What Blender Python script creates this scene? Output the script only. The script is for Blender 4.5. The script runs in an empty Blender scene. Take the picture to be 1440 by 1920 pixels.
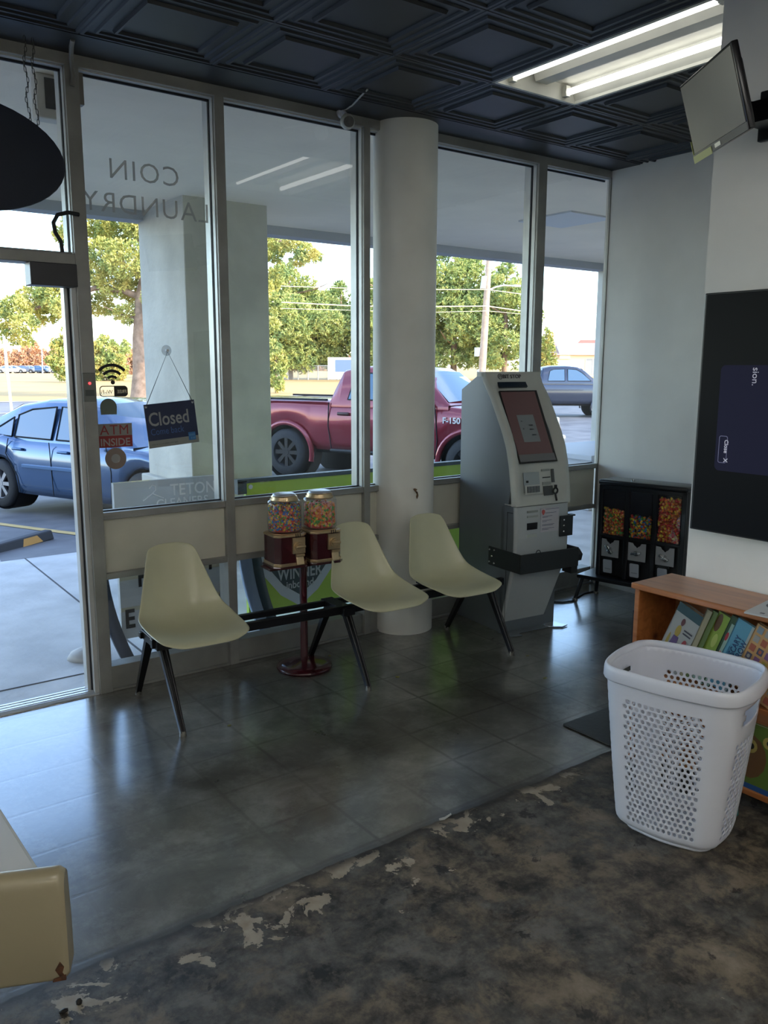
import bpy, bmesh, math, random
import numpy as np
from mathutils import Vector, Matrix, Euler
random.seed(7); rng = np.random.default_rng(11)
C = bpy.context.scene.collection
scn = bpy.context.scene
PI = math.pi
R = math.radians

# ------------------------------------------------------------------ camera, world, sun, exposure
CAM_H = 1.6
F_PX, PITCH, ROLL, YAW = 1562.66, 0.1732, 0.0030, 0.6367
cam_d = bpy.data.cameras.new('camera'); cam = bpy.data.objects.new('camera', cam_d); C.objects.link(cam)
h_ = Vector((math.sin(YAW), math.cos(YAW), 0)); r_ = Vector((math.cos(YAW), -math.sin(YAW), 0)); z_ = Vector((0, 0, 1))
fw = h_*math.cos(PITCH) - z_*math.sin(PITCH); up = h_*math.sin(PITCH) + z_*math.cos(PITCH)
r2 = r_*math.cos(ROLL) + up*math.sin(ROLL); u2 = -r_*math.sin(ROLL) + up*math.cos(ROLL)
M = Matrix((r2, u2, -fw)).transposed().to_4x4(); M.translation = Vector((0, 0, CAM_H))
cam.matrix_world = M
cam_d.sensor_fit = 'VERTICAL'; cam_d.sensor_height = 36.0; cam_d.lens = F_PX/1920*36.0
cam_d.clip_start = 0.05; cam_d.clip_end = 3000
scn.camera = cam
scn.view_settings.view_transform = 'Standard'; scn.view_settings.look = 'None'
scn.view_settings.gamma = 1.0; scn.view_settings.use_curve_mapping = False
scn.view_settings.exposure = 0.2

SUN_EL = R(27); SUN_TRAVEL = Vector((-0.50, 0.86, 0)).normalized()
w = bpy.data.worlds.new('world'); scn.world = w; w.use_nodes = True
nt = w.node_tree; nt.nodes.clear()
wo = nt.nodes.new('ShaderNodeOutputWorld'); bg = nt.nodes.new('ShaderNodeBackground')
sky = nt.nodes.new('ShaderNodeTexSky'); sky.sky_type = 'NISHITA'; sky.sun_disc = False
sky.sun_elevation = SUN_EL; sky.sun_rotation = math.atan2(-SUN_TRAVEL.x, -SUN_TRAVEL.y)
sky.air_density = 1.0; sky.dust_density = .7; sky.ozone_density = 1.2
tc = nt.nodes.new('ShaderNodeTexCoord'); mp = nt.nodes.new('ShaderNodeMapping'); mp.inputs['Scale'].default_value = (1.2, 1.2, 5.0)
nz = nt.nodes.new('ShaderNodeTexNoise'); nz.inputs['Scale'].default_value = 2.2; nz.inputs['Detail'].default_value = 5
rp = nt.nodes.new('ShaderNodeValToRGB'); rp.color_ramp.elements[0].position = .50; rp.color_ramp.elements[1].position = .72
mx = nt.nodes.new('ShaderNodeMixRGB'); mx.inputs[2].default_value = (3.2, 3.6, 4.4, 1)
nt.links.new(tc.outputs['Generated'], mp.inputs[0]); nt.links.new(mp.outputs[0], nz.inputs[0]); nt.links.new(nz.outputs[0], rp.inputs[0])
nt.links.new(rp.outputs[0], mx.inputs[0]); nt.links.new(sky.outputs[0], mx.inputs[1])
tn = nt.nodes.new('ShaderNodeMixRGB'); tn.blend_type = 'MULTIPLY'; tn.inputs[0].default_value = 1; tn.inputs[2].default_value = (.95, .98, 1.02, 1)
nt.links.new(mx.outputs[0], tn.inputs[1]); nt.links.new(tn.outputs[0], bg.inputs[0]); bg.inputs[1].default_value = 0.85
nt.links.new(bg.outputs[0], wo.inputs[0])
sl = bpy.data.lights.new('sun', 'SUN'); sl.energy = 5.0; sl.angle = R(.6); sl.color = (1.0, .88, .70)
so = bpy.data.objects.new('sun', sl); C.objects.link(so)
sd = SUN_TRAVEL*math.cos(SUN_EL) + Vector((0, 0, -math.sin(SUN_EL)))
so.rotation_euler = sd.to_track_quat('-Z', 'Y').to_euler(); so.location = (0, -20, 30)
TUBE_E = 3.2; ADDED_TUBE_E = 30.0      # glow of the visible tubes, and of added unseen fixtures that brighten the room

# ------------------------------------------------------------------ materials
MATS = {}
def mat(name, col, rough=.6, metal=0., noise=0., nscale=8., col2=None, bump=0., bscale=60., emit=0., coat=0., spec=.5, detail=4, lo=.35, hi=.65, tex='Object'):
    if name in MATS: return MATS[name]
    m = bpy.data.materials.new(name); m.use_nodes = True; n = m.node_tree; b = n.nodes['Principled BSDF']
    b.inputs['Base Color'].default_value = (*col, 1); b.inputs['Roughness'].default_value = rough; b.inputs['Metallic'].default_value = metal
    b.inputs['Specular IOR Level'].default_value = spec; b.inputs['Coat Weight'].default_value = coat
    if emit:
        b.inputs['Emission Color'].default_value = (*col, 1); b.inputs['Emission Strength'].default_value = emit
    if noise or col2 or bump:
        t = n.nodes.new('ShaderNodeTexCoord')
    if noise or col2:
        z = n.nodes.new('ShaderNodeTexNoise'); z.inputs['Scale'].default_value = nscale; z.inputs['Detail'].default_value = detail
        n.links.new(t.outputs[tex], z.inputs['Vector'])
        rr = n.nodes.new('ShaderNodeValToRGB'); rr.color_ramp.elements[0].position = lo; rr.color_ramp.elements[1].position = hi
        c2 = col2 or tuple(max(0, c*(1-noise)) for c in col)
        rr.color_ramp.elements[0].color = (*c2, 1); rr.color_ramp.elements[1].color = (*col, 1)
        n.links.new(z.outputs['Fac'], rr.inputs[0]); n.links.new(rr.outputs[0], b.inputs['Base Color'])
    if bump:
        z2 = n.nodes.new('ShaderNodeTexNoise'); z2.inputs['Scale'].default_value = bscale; z2.inputs['Detail'].default_value = 3
        n.links.new(t.outputs[tex], z2.inputs['Vector'])
        bp = n.nodes.new('ShaderNodeBump'); bp.inputs['Strength'].default_value = bump; bp.inputs['Distance'].default_value = .01
        n.links.new(z2.outputs['Fac'], bp.inputs['Height']); n.links.new(bp.outputs[0], b.inputs['Normal'])
    MATS[name] = m; return m

def glass_mat(name, tint=(.95, .97, .96), haze=0., hcol=(.8, .82, .85), base=.075, amp=.65):
    if name in MATS: return MATS[name]
    m = bpy.data.materials.new(name); m.use_nodes = True; n = m.node_tree; n.nodes.clear()
    o = n.nodes.new('ShaderNodeOutputMaterial'); tr = n.nodes.new('ShaderNodeBsdfTransparent'); tr.inputs[0].default_value = (*tint, 1)
    gl = n.nodes.new('ShaderNodeBsdfGlossy'); gl.inputs['Roughness'].default_value = .0
    lw = n.nodes.new('ShaderNodeLayerWeight'); lw.inputs[0].default_value = .5
    pw = n.nodes.new('ShaderNodeMath'); pw.operation = 'POWER'; pw.inputs[1].default_value = 5
    ma = n.nodes.new('ShaderNodeMath'); ma.operation = 'MULTIPLY_ADD'; ma.inputs[1].default_value = amp; ma.inputs[2].default_value = base
    n.links.new(lw.outputs['Facing'], pw.inputs[0]); n.links.new(pw.outputs[0], ma.inputs[0])
    mi = n.nodes.new('ShaderNodeMixShader'); n.links.new(ma.outputs[0], mi.inputs[0]); n.links.new(gl.outputs[0], mi.inputs[2])
    if haze:
        df = n.nodes.new('ShaderNodeBsdfDiffuse'); df.inputs[0].default_value = (*hcol, 1)
        m2 = n.nodes.new('ShaderNodeMixShader'); m2.inputs[0].default_value = haze
        n.links.new(tr.outputs[0], m2.inputs[1]); n.links.new(df.outputs[0], m2.inputs[2]); n.links.new(m2.outputs[0], mi.inputs[1])
    else:
        n.links.new(tr.outputs[0], mi.inputs[1])
    n.links.new(mi.outputs[0], o.inputs[0]); MATS[name] = m; return m

# ------------------------------------------------------------------ mesh helpers
class MB:
    def __init__(s): s.v = []; s.f = []; s.m = []; s.cur = 0; s.sm = []
    def add(s, vs, fs, smooth=False):
        k = len(s.v); s.v += [tuple(v) for v in vs]
        for f in fs: s.f.append([k+i for i in f]); s.m.append(s.cur); s.sm.append(smooth)
        return s
    def box(s, c, d, rot=None, bev=0):
        a, b, e = d[0]/2, d[1]/2, d[2]/2
        if bev:
            t = bmesh.new(); bmesh.ops.create_cube(t, size=1)
            for v in t.verts: v.co = Vector((v.co.x*d[0], v.co.y*d[1], v.co.z*d[2]))
            bmesh.ops.bevel(t, geom=list(t.edges), offset=bev, segments=2, profile=.6, affect='EDGES')
            vs = [v.co.copy() for v in t.verts]; fs = [[v.index for v in f.verts] for f in t.faces]; t.free()
        else:
            vs = [Vector((x*a, y*b, z*e)) for x in (-1, 1) for y in (-1, 1) for z in (-1, 1)]
            fs = [(0, 1, 3, 2), (4, 6, 7, 5), (0, 4, 5, 1), (2, 3, 7, 6), (0, 2, 6, 4), (1, 5, 7, 3)]
        if rot is not None:
            q = rot if isinstance(rot, Matrix) else Euler(rot).to_matrix()
            vs = [q @ v for v in vs]
        c = Vector(c); return s.add([v+c for v in vs], fs, bool(bev))
    def b2(s, lo, hi, bev=0):
        return s.box([(lo[i]+hi[i])/2 for i in range(3)], [hi[i]-lo[i] for i in range(3)], None, bev)
    def cyl(s, p0, p1, r0, r1=None, n=16, caps=True, smooth=True):
        r1 = r0 if r1 is None else r1
        p0, p1 = Vector(p0), Vector(p1); d = (p1-p0).normalized()
        u = d.orthogonal().normalized(); v = d.cross(u)
        ring = lambda p, r: [p + (u*math.cos(2*PI*i/n) + v*math.sin(2*PI*i/n))*r for i in range(n)]
        s.add(ring(p0, r0)+ring(p1, r1), [(i, (i+1) % n, n+(i+1) % n, n+i) for i in range(n)], smooth)
        if caps:
            s.add(ring(p0, r0), [list(range(n))[::-1]]); s.add(ring(p1, r1), [list(range(n))])
        return s
    def tube(s, pts, r, n=8, closed=False):
        P = [Vector(p) for p in pts]; N = len(P); rings = []
        rs = r if isinstance(r, (list, tuple)) else [r]*N
        prev = None
        for i, p in enumerate(P):
            a = P[i-1] if (i or closed) else P[i]; b = P[(i+1) % N] if (i < N-1 or closed) else P[i]
            d = (b-a).normalized()
            u = (prev - d*prev.dot(d)).normalized() if prev is not None and (prev - d*prev.dot(d)).length > 1e-5 else d.orthogonal().normalized()
            prev = u; v = d.cross(u)
            rings.append([p+(u*math.cos(2*PI*k/n)+v*math.sin(2*PI*k/n))*rs[i] for k in range(n)])
        vs = [q for g in rings for q in g]; fs = []
        for i in range(N if closed else N-1):
            j = (i+1) % N
            for k in range(n): fs.append((i*n+k, i*n+(k+1) % n, j*n+(k+1) % n, j*n+k))
        s.add(vs, fs, True)
        if not closed: s.add(rings[0], [list(range(n))[::-1]]); s.add(rings[-1], [list(range(n))])
        return s
    def lathe(s, prof, c=(0, 0, 0), n=32, cap=True, smooth=True):
        c = Vector(c); vs = []; m = len(prof)
        for i in range(n):
            a = 2*PI*i/n
            for r, z in prof: vs.append(c+Vector((r*math.cos(a), r*math.sin(a), z)))
        fs = []
        for i in range(n):
            j = (i+1) % n
            for k in range(m-1): fs.append((i*m+k, j*m+k, j*m+k+1, i*m+k+1))
        return s.add(vs, fs, smooth)
    def prism(s, poly, origin, ux, uy, th, smooth=False):
        """poly in 2D, placed with axes ux, uy, extruded th along ux x uy"""
        o, ux, uy = Vector(origin), Vector(ux), Vector(uy); nn = ux.cross(uy).normalized()
        a = [o+ux*p[0]+uy*p[1] for p in poly]; b = [p+nn*th for p in a]; n = len(a)
        s.add(a+b, [list(range(n))[::-1], [n+i for i in range(n)]]+[(i, (i+1) % n, n+(i+1) % n, n+i) for i in range(n)], smooth)
        return s
    def grid(s, P, closed_u=False, closed_v=False, smooth=True):
        nu, nv = len(P), len(P[0]); vs = [p for row in P for p in row]; fs = []
        for i in range(nu if closed_u else nu-1):
            for j in range(nv if closed_v else nv-1):
                a, b = (i+1) % nu, (j+1) % nv
                fs.append((i*nv+j, a*nv+j, a*nv+b, i*nv+b))
        return s.add(vs, fs, smooth)
    def build(s, name, m=None, parent=None, loc=None, fix=True, **mods):
        me = bpy.data.meshes.new(name)
        vs = s.v
        if loc is not None: vs = [(v[0]-loc[0], v[1]-loc[1], v[2]-loc[2]) for v in vs]
        me.from_pydata([tuple(v) for v in vs], [], s.f)
        for q in (m if isinstance(m, (list, tuple)) else [m]): me.materials.append(q)
        me.polygons.foreach_set('material_index', s.m); me.polygons.foreach_set('use_smooth', s.sm)
        me.update()
        if fix:
            b = bmesh.new(); b.from_mesh(me); bmesh.ops.recalc_face_normals(b, faces=b.faces); b.to_mesh(me); b.free()
        o = bpy.data.objects.new(name, me); C.objects.link(o)
        if parent is not None: o.parent = parent
        if loc is not None: o.location = loc
        if mods.get('bevel'):
            q = o.modifiers.new('bevel', 'BEVEL'); q.width = mods['bevel']; q.segments = 2; q.limit_method = 'ANGLE'; q.angle_limit = R(40)
        if mods.get('solid'):
            q = o.modifiers.new('solidify', 'SOLIDIFY'); q.thickness = mods['solid']; q.offset = mods.get('off', 0)
        if mods.get('subd'):
            q = o.modifiers.new('subsurf', 'SUBSURF'); q.levels = mods['subd']; q.render_levels = mods['subd']
        return o
def each(mb, name, m=None, parent=None, **kw):
    """link every separate piece of mb as an object of its own"""
    n = len(mb.v); p = list(range(n))
    def f(a):
        while p[a] != a: p[a] = p[p[a]]; a = p[a]
        return a
    for fc in mb.f:
        for q in fc[1:]: p[f(q)] = f(fc[0])
    comp = {}
    for i, fc in enumerate(mb.f): comp.setdefault(f(fc[0]), []).append(i)
    # pieces whose boxes touch belong together
    bx = []
    for r_, fs in comp.items():
        vs = [mb.v[q] for i in fs for q in mb.f[i]]; bx.append(([min(v[k] for v in vs)-.0015 for k in range(3)], [max(v[k] for v in vs)+.0015 for k in range(3)], fs))
    g = list(range(len(bx)))
    def F(a):
        while g[a] != a: a = g[a]
        return a
    for i in range(len(bx)):
        for j in range(i):
            if all(bx[i][0][k] <= bx[j][1][k] and bx[j][0][k] <= bx[i][1][k] for k in range(3)): g[F(i)] = F(j)
    out = {}
    for i, x in enumerate(bx): out.setdefault(F(i), []).extend(x[2])
    res = []
    for fs in out.values():
        q = MB(); idx = {}
        for i in fs:
            for v in mb.f[i]:
                if v not in idx: idx[v] = len(q.v); q.v.append(mb.v[v])
            q.f.append([idx[v] for v in mb.f[i]]); q.m.append(mb.m[i]); q.sm.append(mb.sm[i])
        res.append(q.build(name, m, parent, **kw))
    return res
def tag(o, label, cat, group=None, kind=None):
    o['label'] = label; o['category'] = cat
    if group: o['group'] = group
    if kind: o['kind'] = kind
    return o
def thing(name, label, cat, loc=(0, 0, 0), rotz=0, group=None):
    o = bpy.data.objects.new(name, None); C.objects.link(o); o.empty_display_size = .1
    o.location = loc; o.rotation_euler = (0, 0, rotz); tag(o, label, cat, group); return o
def struct(name, mb, m, label=None, **k):
    o = mb.build(name, m, **k); o['kind'] = 'structure'; o['label'] = label or name.replace('_', ' '); return o
def dup(root, loc, rotz=None, label=None, scale=None):
    r = root.copy(); C.objects.link(r); r.location = loc
    if rotz is not None: r.rotation_euler = (0, 0, rotz)
    if label: r['label'] = label
    if scale: r.scale = (scale,)*3
    for ch in list(root.children):
        c = ch.copy(); C.objects.link(c); c.parent = r
        for g in list(ch.children):
            d = g.copy(); C.objects.link(d); d.parent = c
    return r
def text(name, s, size, origin, ux, uy, m, parent=None, th=.001, bold=0., spacing=1., align='LEFT', sx=1., loc=None):
    cu = bpy.data.curves.new(name, 'FONT'); cu.body = s; cu.size = size; cu.extrude = th/2; cu.offset = bold; cu.space_character = spacing
    cu.align_x = align; cu.resolution_u = 3
    t = bpy.data.objects.new(name, cu); C.objects.link(t)
    dg = bpy.context.evaluated_depsgraph_get(); me = bpy.data.meshes.new_from_object(t.evaluated_get(dg))
    bpy.data.objects.remove(t); bpy.data.curves.remove(cu)
    ux, uy, og = Vector(ux).normalized(), Vector(uy).normalized(), Vector(origin); nn = ux.cross(uy)
    if loc is not None: og = og - Vector(loc)
    for v in me.vertices: v.co = og + ux*(v.co.x*sx) + uy*v.co.y + nn*v.co.z
    me.materials.clear(); me.materials.append(m); me.name = name
    o = bpy.data.objects.new(name, me); C.objects.link(o)
    if parent is not None: o.parent = parent
    if loc is not None and parent is None: o.location = loc
    return o
def rrect(w_, h2, r, n=5):
    pts = []
    for cx, cy, a0 in ((w_/2-r, h2/2-r, 0), (-w_/2+r, h2/2-r, 90), (-w_/2+r, -h2/2+r, 180), (w_/2-r, -h2/2+r, 270)):
        for i in range(n+1):
            a = R(a0+90*i/n); pts.append((cx+r*math.cos(a), cy+r*math.sin(a)))
    return pts
def disc(r, n=24, cx=0, cy=0): return [(cx+r*math.cos(2*PI*i/n), cy+r*math.sin(2*PI*i/n)) for i in range(n)]

# ------------------------------------------------------------------ shared materials
alu = mat('storefront_aluminium', (.36, .36, .34), .42, .35, noise=.25, nscale=5, bump=.05)
alu_l = mat('stop_aluminium', (.62, .63, .62), .38, .3, noise=.15, nscale=6)
gasket = mat('black_gasket', (.012, .013, .02), .6)
panel_w = mat('cream_panel', (.66, .64, .54), .45, noise=.12, nscale=3)
wall_m = mat('white_wall_paint', (.84, .83, .80), .6, noise=.08, nscale=2.5, bump=.06, bscale=25)
ceil_m = mat('black_ceiling_tile', (.012, .0135, .018), .45, noise=.25, nscale=9)
black_m = mat('black_metal', (.008, .008, .010), .3, .3)
cream = mat('cream_fibreglass', (.60, .59, .40), .28, noise=.10, nscale=4, coat=.25)
white_p = mat('white_plastic', (.74, .76, .84), .35)
chrome = mat('chrome', (.6, .6, .6), .25, 1.0)
glass = glass_mat('window_glass')
conc = mat('pillar_concrete', (.66, .63, .55), .85, noise=.22, nscale=2.2, bump=.35, bscale=22)
soffit_m = mat('soffit_plaster', (.90, .80, .68), .85, noise=.10, nscale=1.2, bump=.15, bscale=8)

# ================================================================== THE ROOM
YW = 3.956; ZC = 2.94; XR = 4.88; XB = 3.0; YB = 1.955
# floor material: polished grey slab with tile ghost lines (y > 2.1), torn-up mottled screed nearer
def floor_material():
    m = bpy.data.materials.new('laundromat_floor'); m.use_nodes = True; n = m.node_tree; L = n.links.new; b = n.nodes['Principled BSDF']
    N = n.nodes.new
    tc = N('ShaderNodeTexCoord'); sp = N('ShaderNodeSeparateXYZ'); L(tc.outputs['Object'], sp.inputs[0])
    def noise(sc, det=5, rough=.55, dist=0.):
        z = N('ShaderNodeTexNoise'); z.inputs['Scale'].default_value = sc; z.inputs['Detail'].default_value = det; z.inputs['Roughness'].default_value = rough
        z.inputs['Distortion'].default_value = dist; L(tc.outputs['Object'], z.inputs['Vector']); return z.outputs['Fac']
    def ramp(src, stops, const=False):
        r = N('ShaderNodeValToRGB'); e = r.color_ramp.elements
        while len(e) < len(stops): e.new(.5)
        for i, (p, c) in enumerate(stops): e[i].position = p; e[i].color = (*c, 1)
        if const: r.color_ramp.interpolation = 'CONSTANT'
        L(src, r.inputs[0]); return r.outputs[0]
    def mth(op, a, bb=None, c=None):
        q = N('ShaderNodeMath'); q.operation = op
        for i, x in enumerate((a, bb, c)):
            if x is None: continue
            if isinstance(x, (int, float)): q.inputs[i].default_value = x
            else: L(x, q.inputs[i])
        return q.outputs[0]
    def mix(f, a, c):
        q = N('ShaderNodeMixRGB')
        if isinstance(f, (int, float)): q.inputs[0].default_value = f
        else: L(f, q.inputs[0])
        for i, x in ((1, a), (2, c)):
            if isinstance(x, tuple): q.inputs[i].default_value = (*x, 1)
            else: L(x, q.inputs[i])
        return q.outputs[0]
    # slab
    A = ramp(noise(2.3, 9, .68, .5), [(.34, (.038, .034, .024)), (.46, (.076, .070, .054)), (.56, (.115, .108, .086)), (.70, (.22, .212, .180))])
    A2 = mix(mth('MULTIPLY', ramp(noise(5, 10, .75), [(.48, (0, 0, 0)), (.70, (1, 1, 1))]), .55), A, (.29, .285, .255))
    wob = mth('MULTIPLY', mth('SUBTRACT', noise(9, 3), .5), .012)
    def lines(axis, off):
        t = mth('ADD', mth('DIVIDE', mth('SUBTRACT', mth('ADD', sp.outputs[axis], wob), off), .298), 100.5)
        d = mth('ABSOLUTE', mth('SUBTRACT', mth('FRACT', t), .5))
        q = N('ShaderNodeMapRange'); q.inputs[1].default_value = .012; q.inputs[2].default_value = .035; q.inputs[3].default_value = 1; q.inputs[4].default_value = 0
        L(d, q.inputs[0]); return q.outputs[0]
    ln = mth('MAXIMUM', lines(0, 2.44), lines(1, 2.712))
    fade = ramp(noise(1.3, 4), [(.36, (.15, .15, .15)), (.52, (1, 1, 1))])
    xf_ = N('ShaderNodeMapRange'); xf_.inputs[1].default_value = .9; xf_.inputs[2].default_value = 1.7; xf_.inputs[3].default_value = .12; L(sp.outputs[0], xf_.inputs[0]); fade = mth('MULTIPLY', fade, xf_.outputs[0])
    A3 = mix(mth('MULTIPLY', mth('MULTIPLY', ln, fade), .80), A2, (.045, .036, .024))
    # torn screed
    B = ramp(noise(6.0, 12, .72, .25), [(.38, (.016, .014, .012)), (.445, (.048, .040, .032)), (.495, (.092, .076, .058)), (.555, (.165, .130, .092)), (.68, (.235, .195, .145))])
    Bg = ramp(noise(7, 10, .72, .2), [(.38, (.020, .019, .018)), (.50, (.075, .070, .062)), (.62, (.15, .14, .125))])
    B0 = mix(ramp(noise(2.7, 12, .70, .4), [(.47, (0, 0, 0)), (.53, (1, 1, 1))]), B, Bg)
    B1 = mix(ramp(noise(30, 6, .7), [(.52, (0, 0, 0)), (.66, (.55, .55, .55))]), B0, (.17, .135, .10))
    B1 = mix(ramp(noise(9, 8, .7, .3), [(.60, (0, 0, 0)), (.64, (.8, .8, .8))]), B1, (.014, .013, .013))
    nearj = N('ShaderNodeMapRange'); nearj.inputs[1].default_value = 1.62; nearj.inputs[2].default_value = 2.05; L(sp.outputs[1], nearj.inputs[0])
    patch = mth('GREATER_THAN', mth('ADD', noise(6.5, 9, .62, .5), mth('MULTIPLY', nearj.outputs[0], .185)), .735)
    B2 = mix(patch, B1, ramp(noise(18, 6), [(.3, (.30, .24, .17)), (.7, (.42, .37, .29))]))
    yj = mth('ADD', sp.outputs[1], mth('MULTIPLY', mth('SUBTRACT', noise(5, 6, .7), .5), .07))
    side = mth('GREATER_THAN', yj, 2.085)
    base = mix(side, B2, A3)
    jd = N('ShaderNodeMapRange'); jd.inputs[1].default_value = .008; jd.inputs[2].default_value = .05; jd.inputs[3].default_value = .85; jd.inputs[4].default_value = 0
    L(mth('ABSOLUTE', mth('SUBTRACT', yj, 2.09)), jd.inputs[0])
    base = mix(jd.outputs[0], base, (.018, .014, .012))
    L(base, b.inputs['Base Color'])
    rg = N('ShaderNodeMapRange'); rg.inputs[3].default_value = .20; rg.inputs[4].default_value = .42; L(noise(4, 6, .7), rg.inputs[0])
    rB = N('ShaderNodeMapRange'); rB.inputs[3].default_value = .38; rB.inputs[4].default_value = .75; L(noise(7, 6, .7), rB.inputs[0])
    mr = N('ShaderNodeMix'); mr.data_type = 'FLOAT'; L(side, mr.inputs[0]); L(rB.outputs[0], mr.inputs[2]); L(rg.outputs[0], mr.inputs[3]); L(mr.outputs[0], b.inputs['Roughness'])
    bp = N('ShaderNodeBump'); bp.inputs['Strength'].default_value = .22; bp.inputs['Distance'].default_value = .01
    hsum = mth('SUBTRACT', mth('ADD', mth('MULTIPLY', noise(16, 6, .65), .35), mth('MULTIPLY', side, .5)), mth('MULTIPLY', ln, .15))
    L(hsum, bp.inputs['Height']); L(bp.outputs[0], b.inputs['Normal'])
    b.inputs['Specular IOR Level'].default_value = .6
    cw = mth('MULTIPLY', side, 1.0); L(cw, b.inputs['Coat Weight']); b.inputs['Coat Roughness'].default_value = .16; b.inputs['Coat IOR'].default_value = 1.95
    return m
struct('floor', MB().b2((-4, -5, -.12), (XR+.1, 4.0, 0)), floor_material(), 'polished grey and mottled worn concrete floor')

# ceiling: one mesh of embossed tiles
mb = MB(); T = .588
rings = [(.0, .0), (.004, -.004), (.016, -.004), (.022, .004), (.046, .004), (.052, -.004), (.062, -.004), (.068, .003), (.104, .003), (.110, -.010), (.120, -.010), (.128, .002)]
FIX = [(2.954, 1.96)]                                   # corner (x, y) of fixtures, 1 tile wide, 2 long
x0s = [2.954+T*i for i in range(-12, 4)]; y0s = [3.137-T*j for j in range(0, 14)]
hidden = [(-2.338, -.98), (-2.338, 1.37), (.602, -2.744), (-.574, -.98), (-.574, -4.508), (-2.338, -3.332), (1.19, -.98), (1.19, -4.508)]  # unseen fixtures added to brighten the room
fx_cells = [(round(a, 3), round(b2, 3)) for a, b2 in [(2.954, 3.137-2*T)]+hidden]
def is_fix(x, y):
    for a, b2 in fx_cells:
        if a-.1 < x+T/2 < a+T+.1 and b2-.1 < y+T/2 < b2+2*T+.1: return True
    return False
for x in x0s:
    for y in y0s:
        if is_fix(x, y) or x > XR: continue
        g = []
        for ins, dz in rings:
            g.append([(x+ins, y+ins, ZC+dz), (x+T-ins, y+ins, ZC+dz), (x+T-ins, y+T-ins, ZC+dz), (x+ins, y+T-ins, ZC+dz)])
        mb.grid(g, closed_v=True, smooth=False); mb.add(g[-1], [(0, 1, 2, 3)])
mb.b2((-4.1, 3.137+T, ZC-.006), (XR, YW+.05, ZC+.02))                # flat border strip
mb.b2((x0s[0]-.2, -5.1, ZC+.14), (XR, YW, ZC+.16))
struct('ceiling', mb, ceil_m, 'black embossed square ceiling tiles', fix=False)

struct('wall_right', MB().b2((XR, YB, 0), (XR+.12, YW, ZC+.1)), wall_m, 'white alcove wall')
struct('wall_right_projection', MB().b2((XB, -5, 0), (XR+.12, YB, ZC+.1)), wall_m, 'white projecting wall behind the screens')
struct('wall_left', MB().b2((-4.1, -5, 0), (-4, YW, ZC+.1)), wall_m)
struct('wall_back', MB().b2((-4.1, -5.1, 0), (XR, -5, ZC+.1)), wall_m)

# storefront frame
def frame_bar(mb, x0, x1, z0, z1, y0=YW, y1=YW+.11): mb.b2((x0, y0, z0), (x1, y1, z1))
mullions = [(-4.0, -3.94), (-2.2, -2.14), (.20, .26), (1.193, 1.255), (1.897, 1.948), (2.782, 2.825), (4.160, 4.236), (4.872, 4.884)]
for i, (a, b2) in enumerate(mullions):
    m_ = MB(); frame_bar(m_, a, b2, 0, 2.89, YW, YW+(.11 if a < 4.8 else .02))
    struct('trim_%d' % (i+1), m_, alu, 'aluminium storefront mullion', bevel=.003)
m_ = MB(); frame_bar(m_, -4, XR-.012, 2.885, 2.938); struct('trim_10', m_, alu, 'aluminium storefront header', bevel=.003)
m_ = MB()
LAST = (4.236, 4.872)
bays = [(1.255, 1.897), (1.948, 2.782), (2.825, 4.160), LAST]
others = [(-3.94, -2.2), (-2.14, .20)]
m_ = MB()
for a, b2 in bays+others:
    frame_bar(m_, a, b2, .868, .902, YW+.006); frame_bar(m_, a, b2, .572, .602, YW+.006)
    frame_bar(m_, a, b2, 0, .125, YW+.02); frame_bar(m_, a, b2, 0, .012, YW+.004)
struct('trim_11', m_, alu, 'aluminium sill rails and base rail', bevel=.002)
m_ = MB()
for a, b2 in bays+others: m_.b2((a, YW+.03, .602), (b2, YW+.06, .868))
struct('trim_12', m_, panel_w, 'cream spandrel panels under the windows')
m_ = MB()
for a, b2 in bays+others+[(.26, 1.193)]:                     # pale glazing stops + dark gasket around each upper pane
    zb = .902 if (a, b2) != (.26, 1.193) else 2.093
    m_.cur = 0
    m_.b2((a, YW+.028, zb), (a+.004, YW+.075, 2.885))
    if (a, b2) != LAST: m_.b2((b2-.004, YW+.02, zb), (b2, YW+.05, 2.885))
    m_.b2((a, YW+.02, 2.878), (b2, YW+.05, 2.886))
    m_.cur = 1
    if (a, b2) != LAST: m_.b2((b2-.007, YW+.052, zb), (b2, YW+.062, 2.885))
    m_.b2((a, YW+.052, 2.868), (b2, YW+.062, 2.886)); m_.b2((a, YW+.05, zb), (b2, YW+.06, zb+.005))
    m_.cur = 0
    if b2 < 4.8: m_.b2((b2-.010, YW+.064, zb), (b2, YW+.12, 2.885))
struct('trim_13', m_, [alu_l, gasket], 'pale glazing stops and black gaskets')
for i, (a, b2) in enumerate(bays+others+[(.26, 1.193)]):
    m_ = MB(); zb = .90 if i < 6 else 2.09; yy = YW+.058 if (a, b2) != LAST else YW+.012
    m_.add([(a, yy, zb), (b2, yy, zb), (b2, yy, 2.88), (a, yy, 2.88)], [(0, 1, 2, 3)])
    struct('window_%d' % (i+1), m_, glass, 'clear upper window pane', fix=False)
    if i < 6:
        m_ = MB(); m_.add([(a, yy, .12), (b2, yy, .12), (b2, yy, .58), (a, yy, .58)], [(0, 1, 2, 3)])
        struct('window_%d' % (i+11), m_, glass, 'clear low window pane', fix=False)
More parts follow.
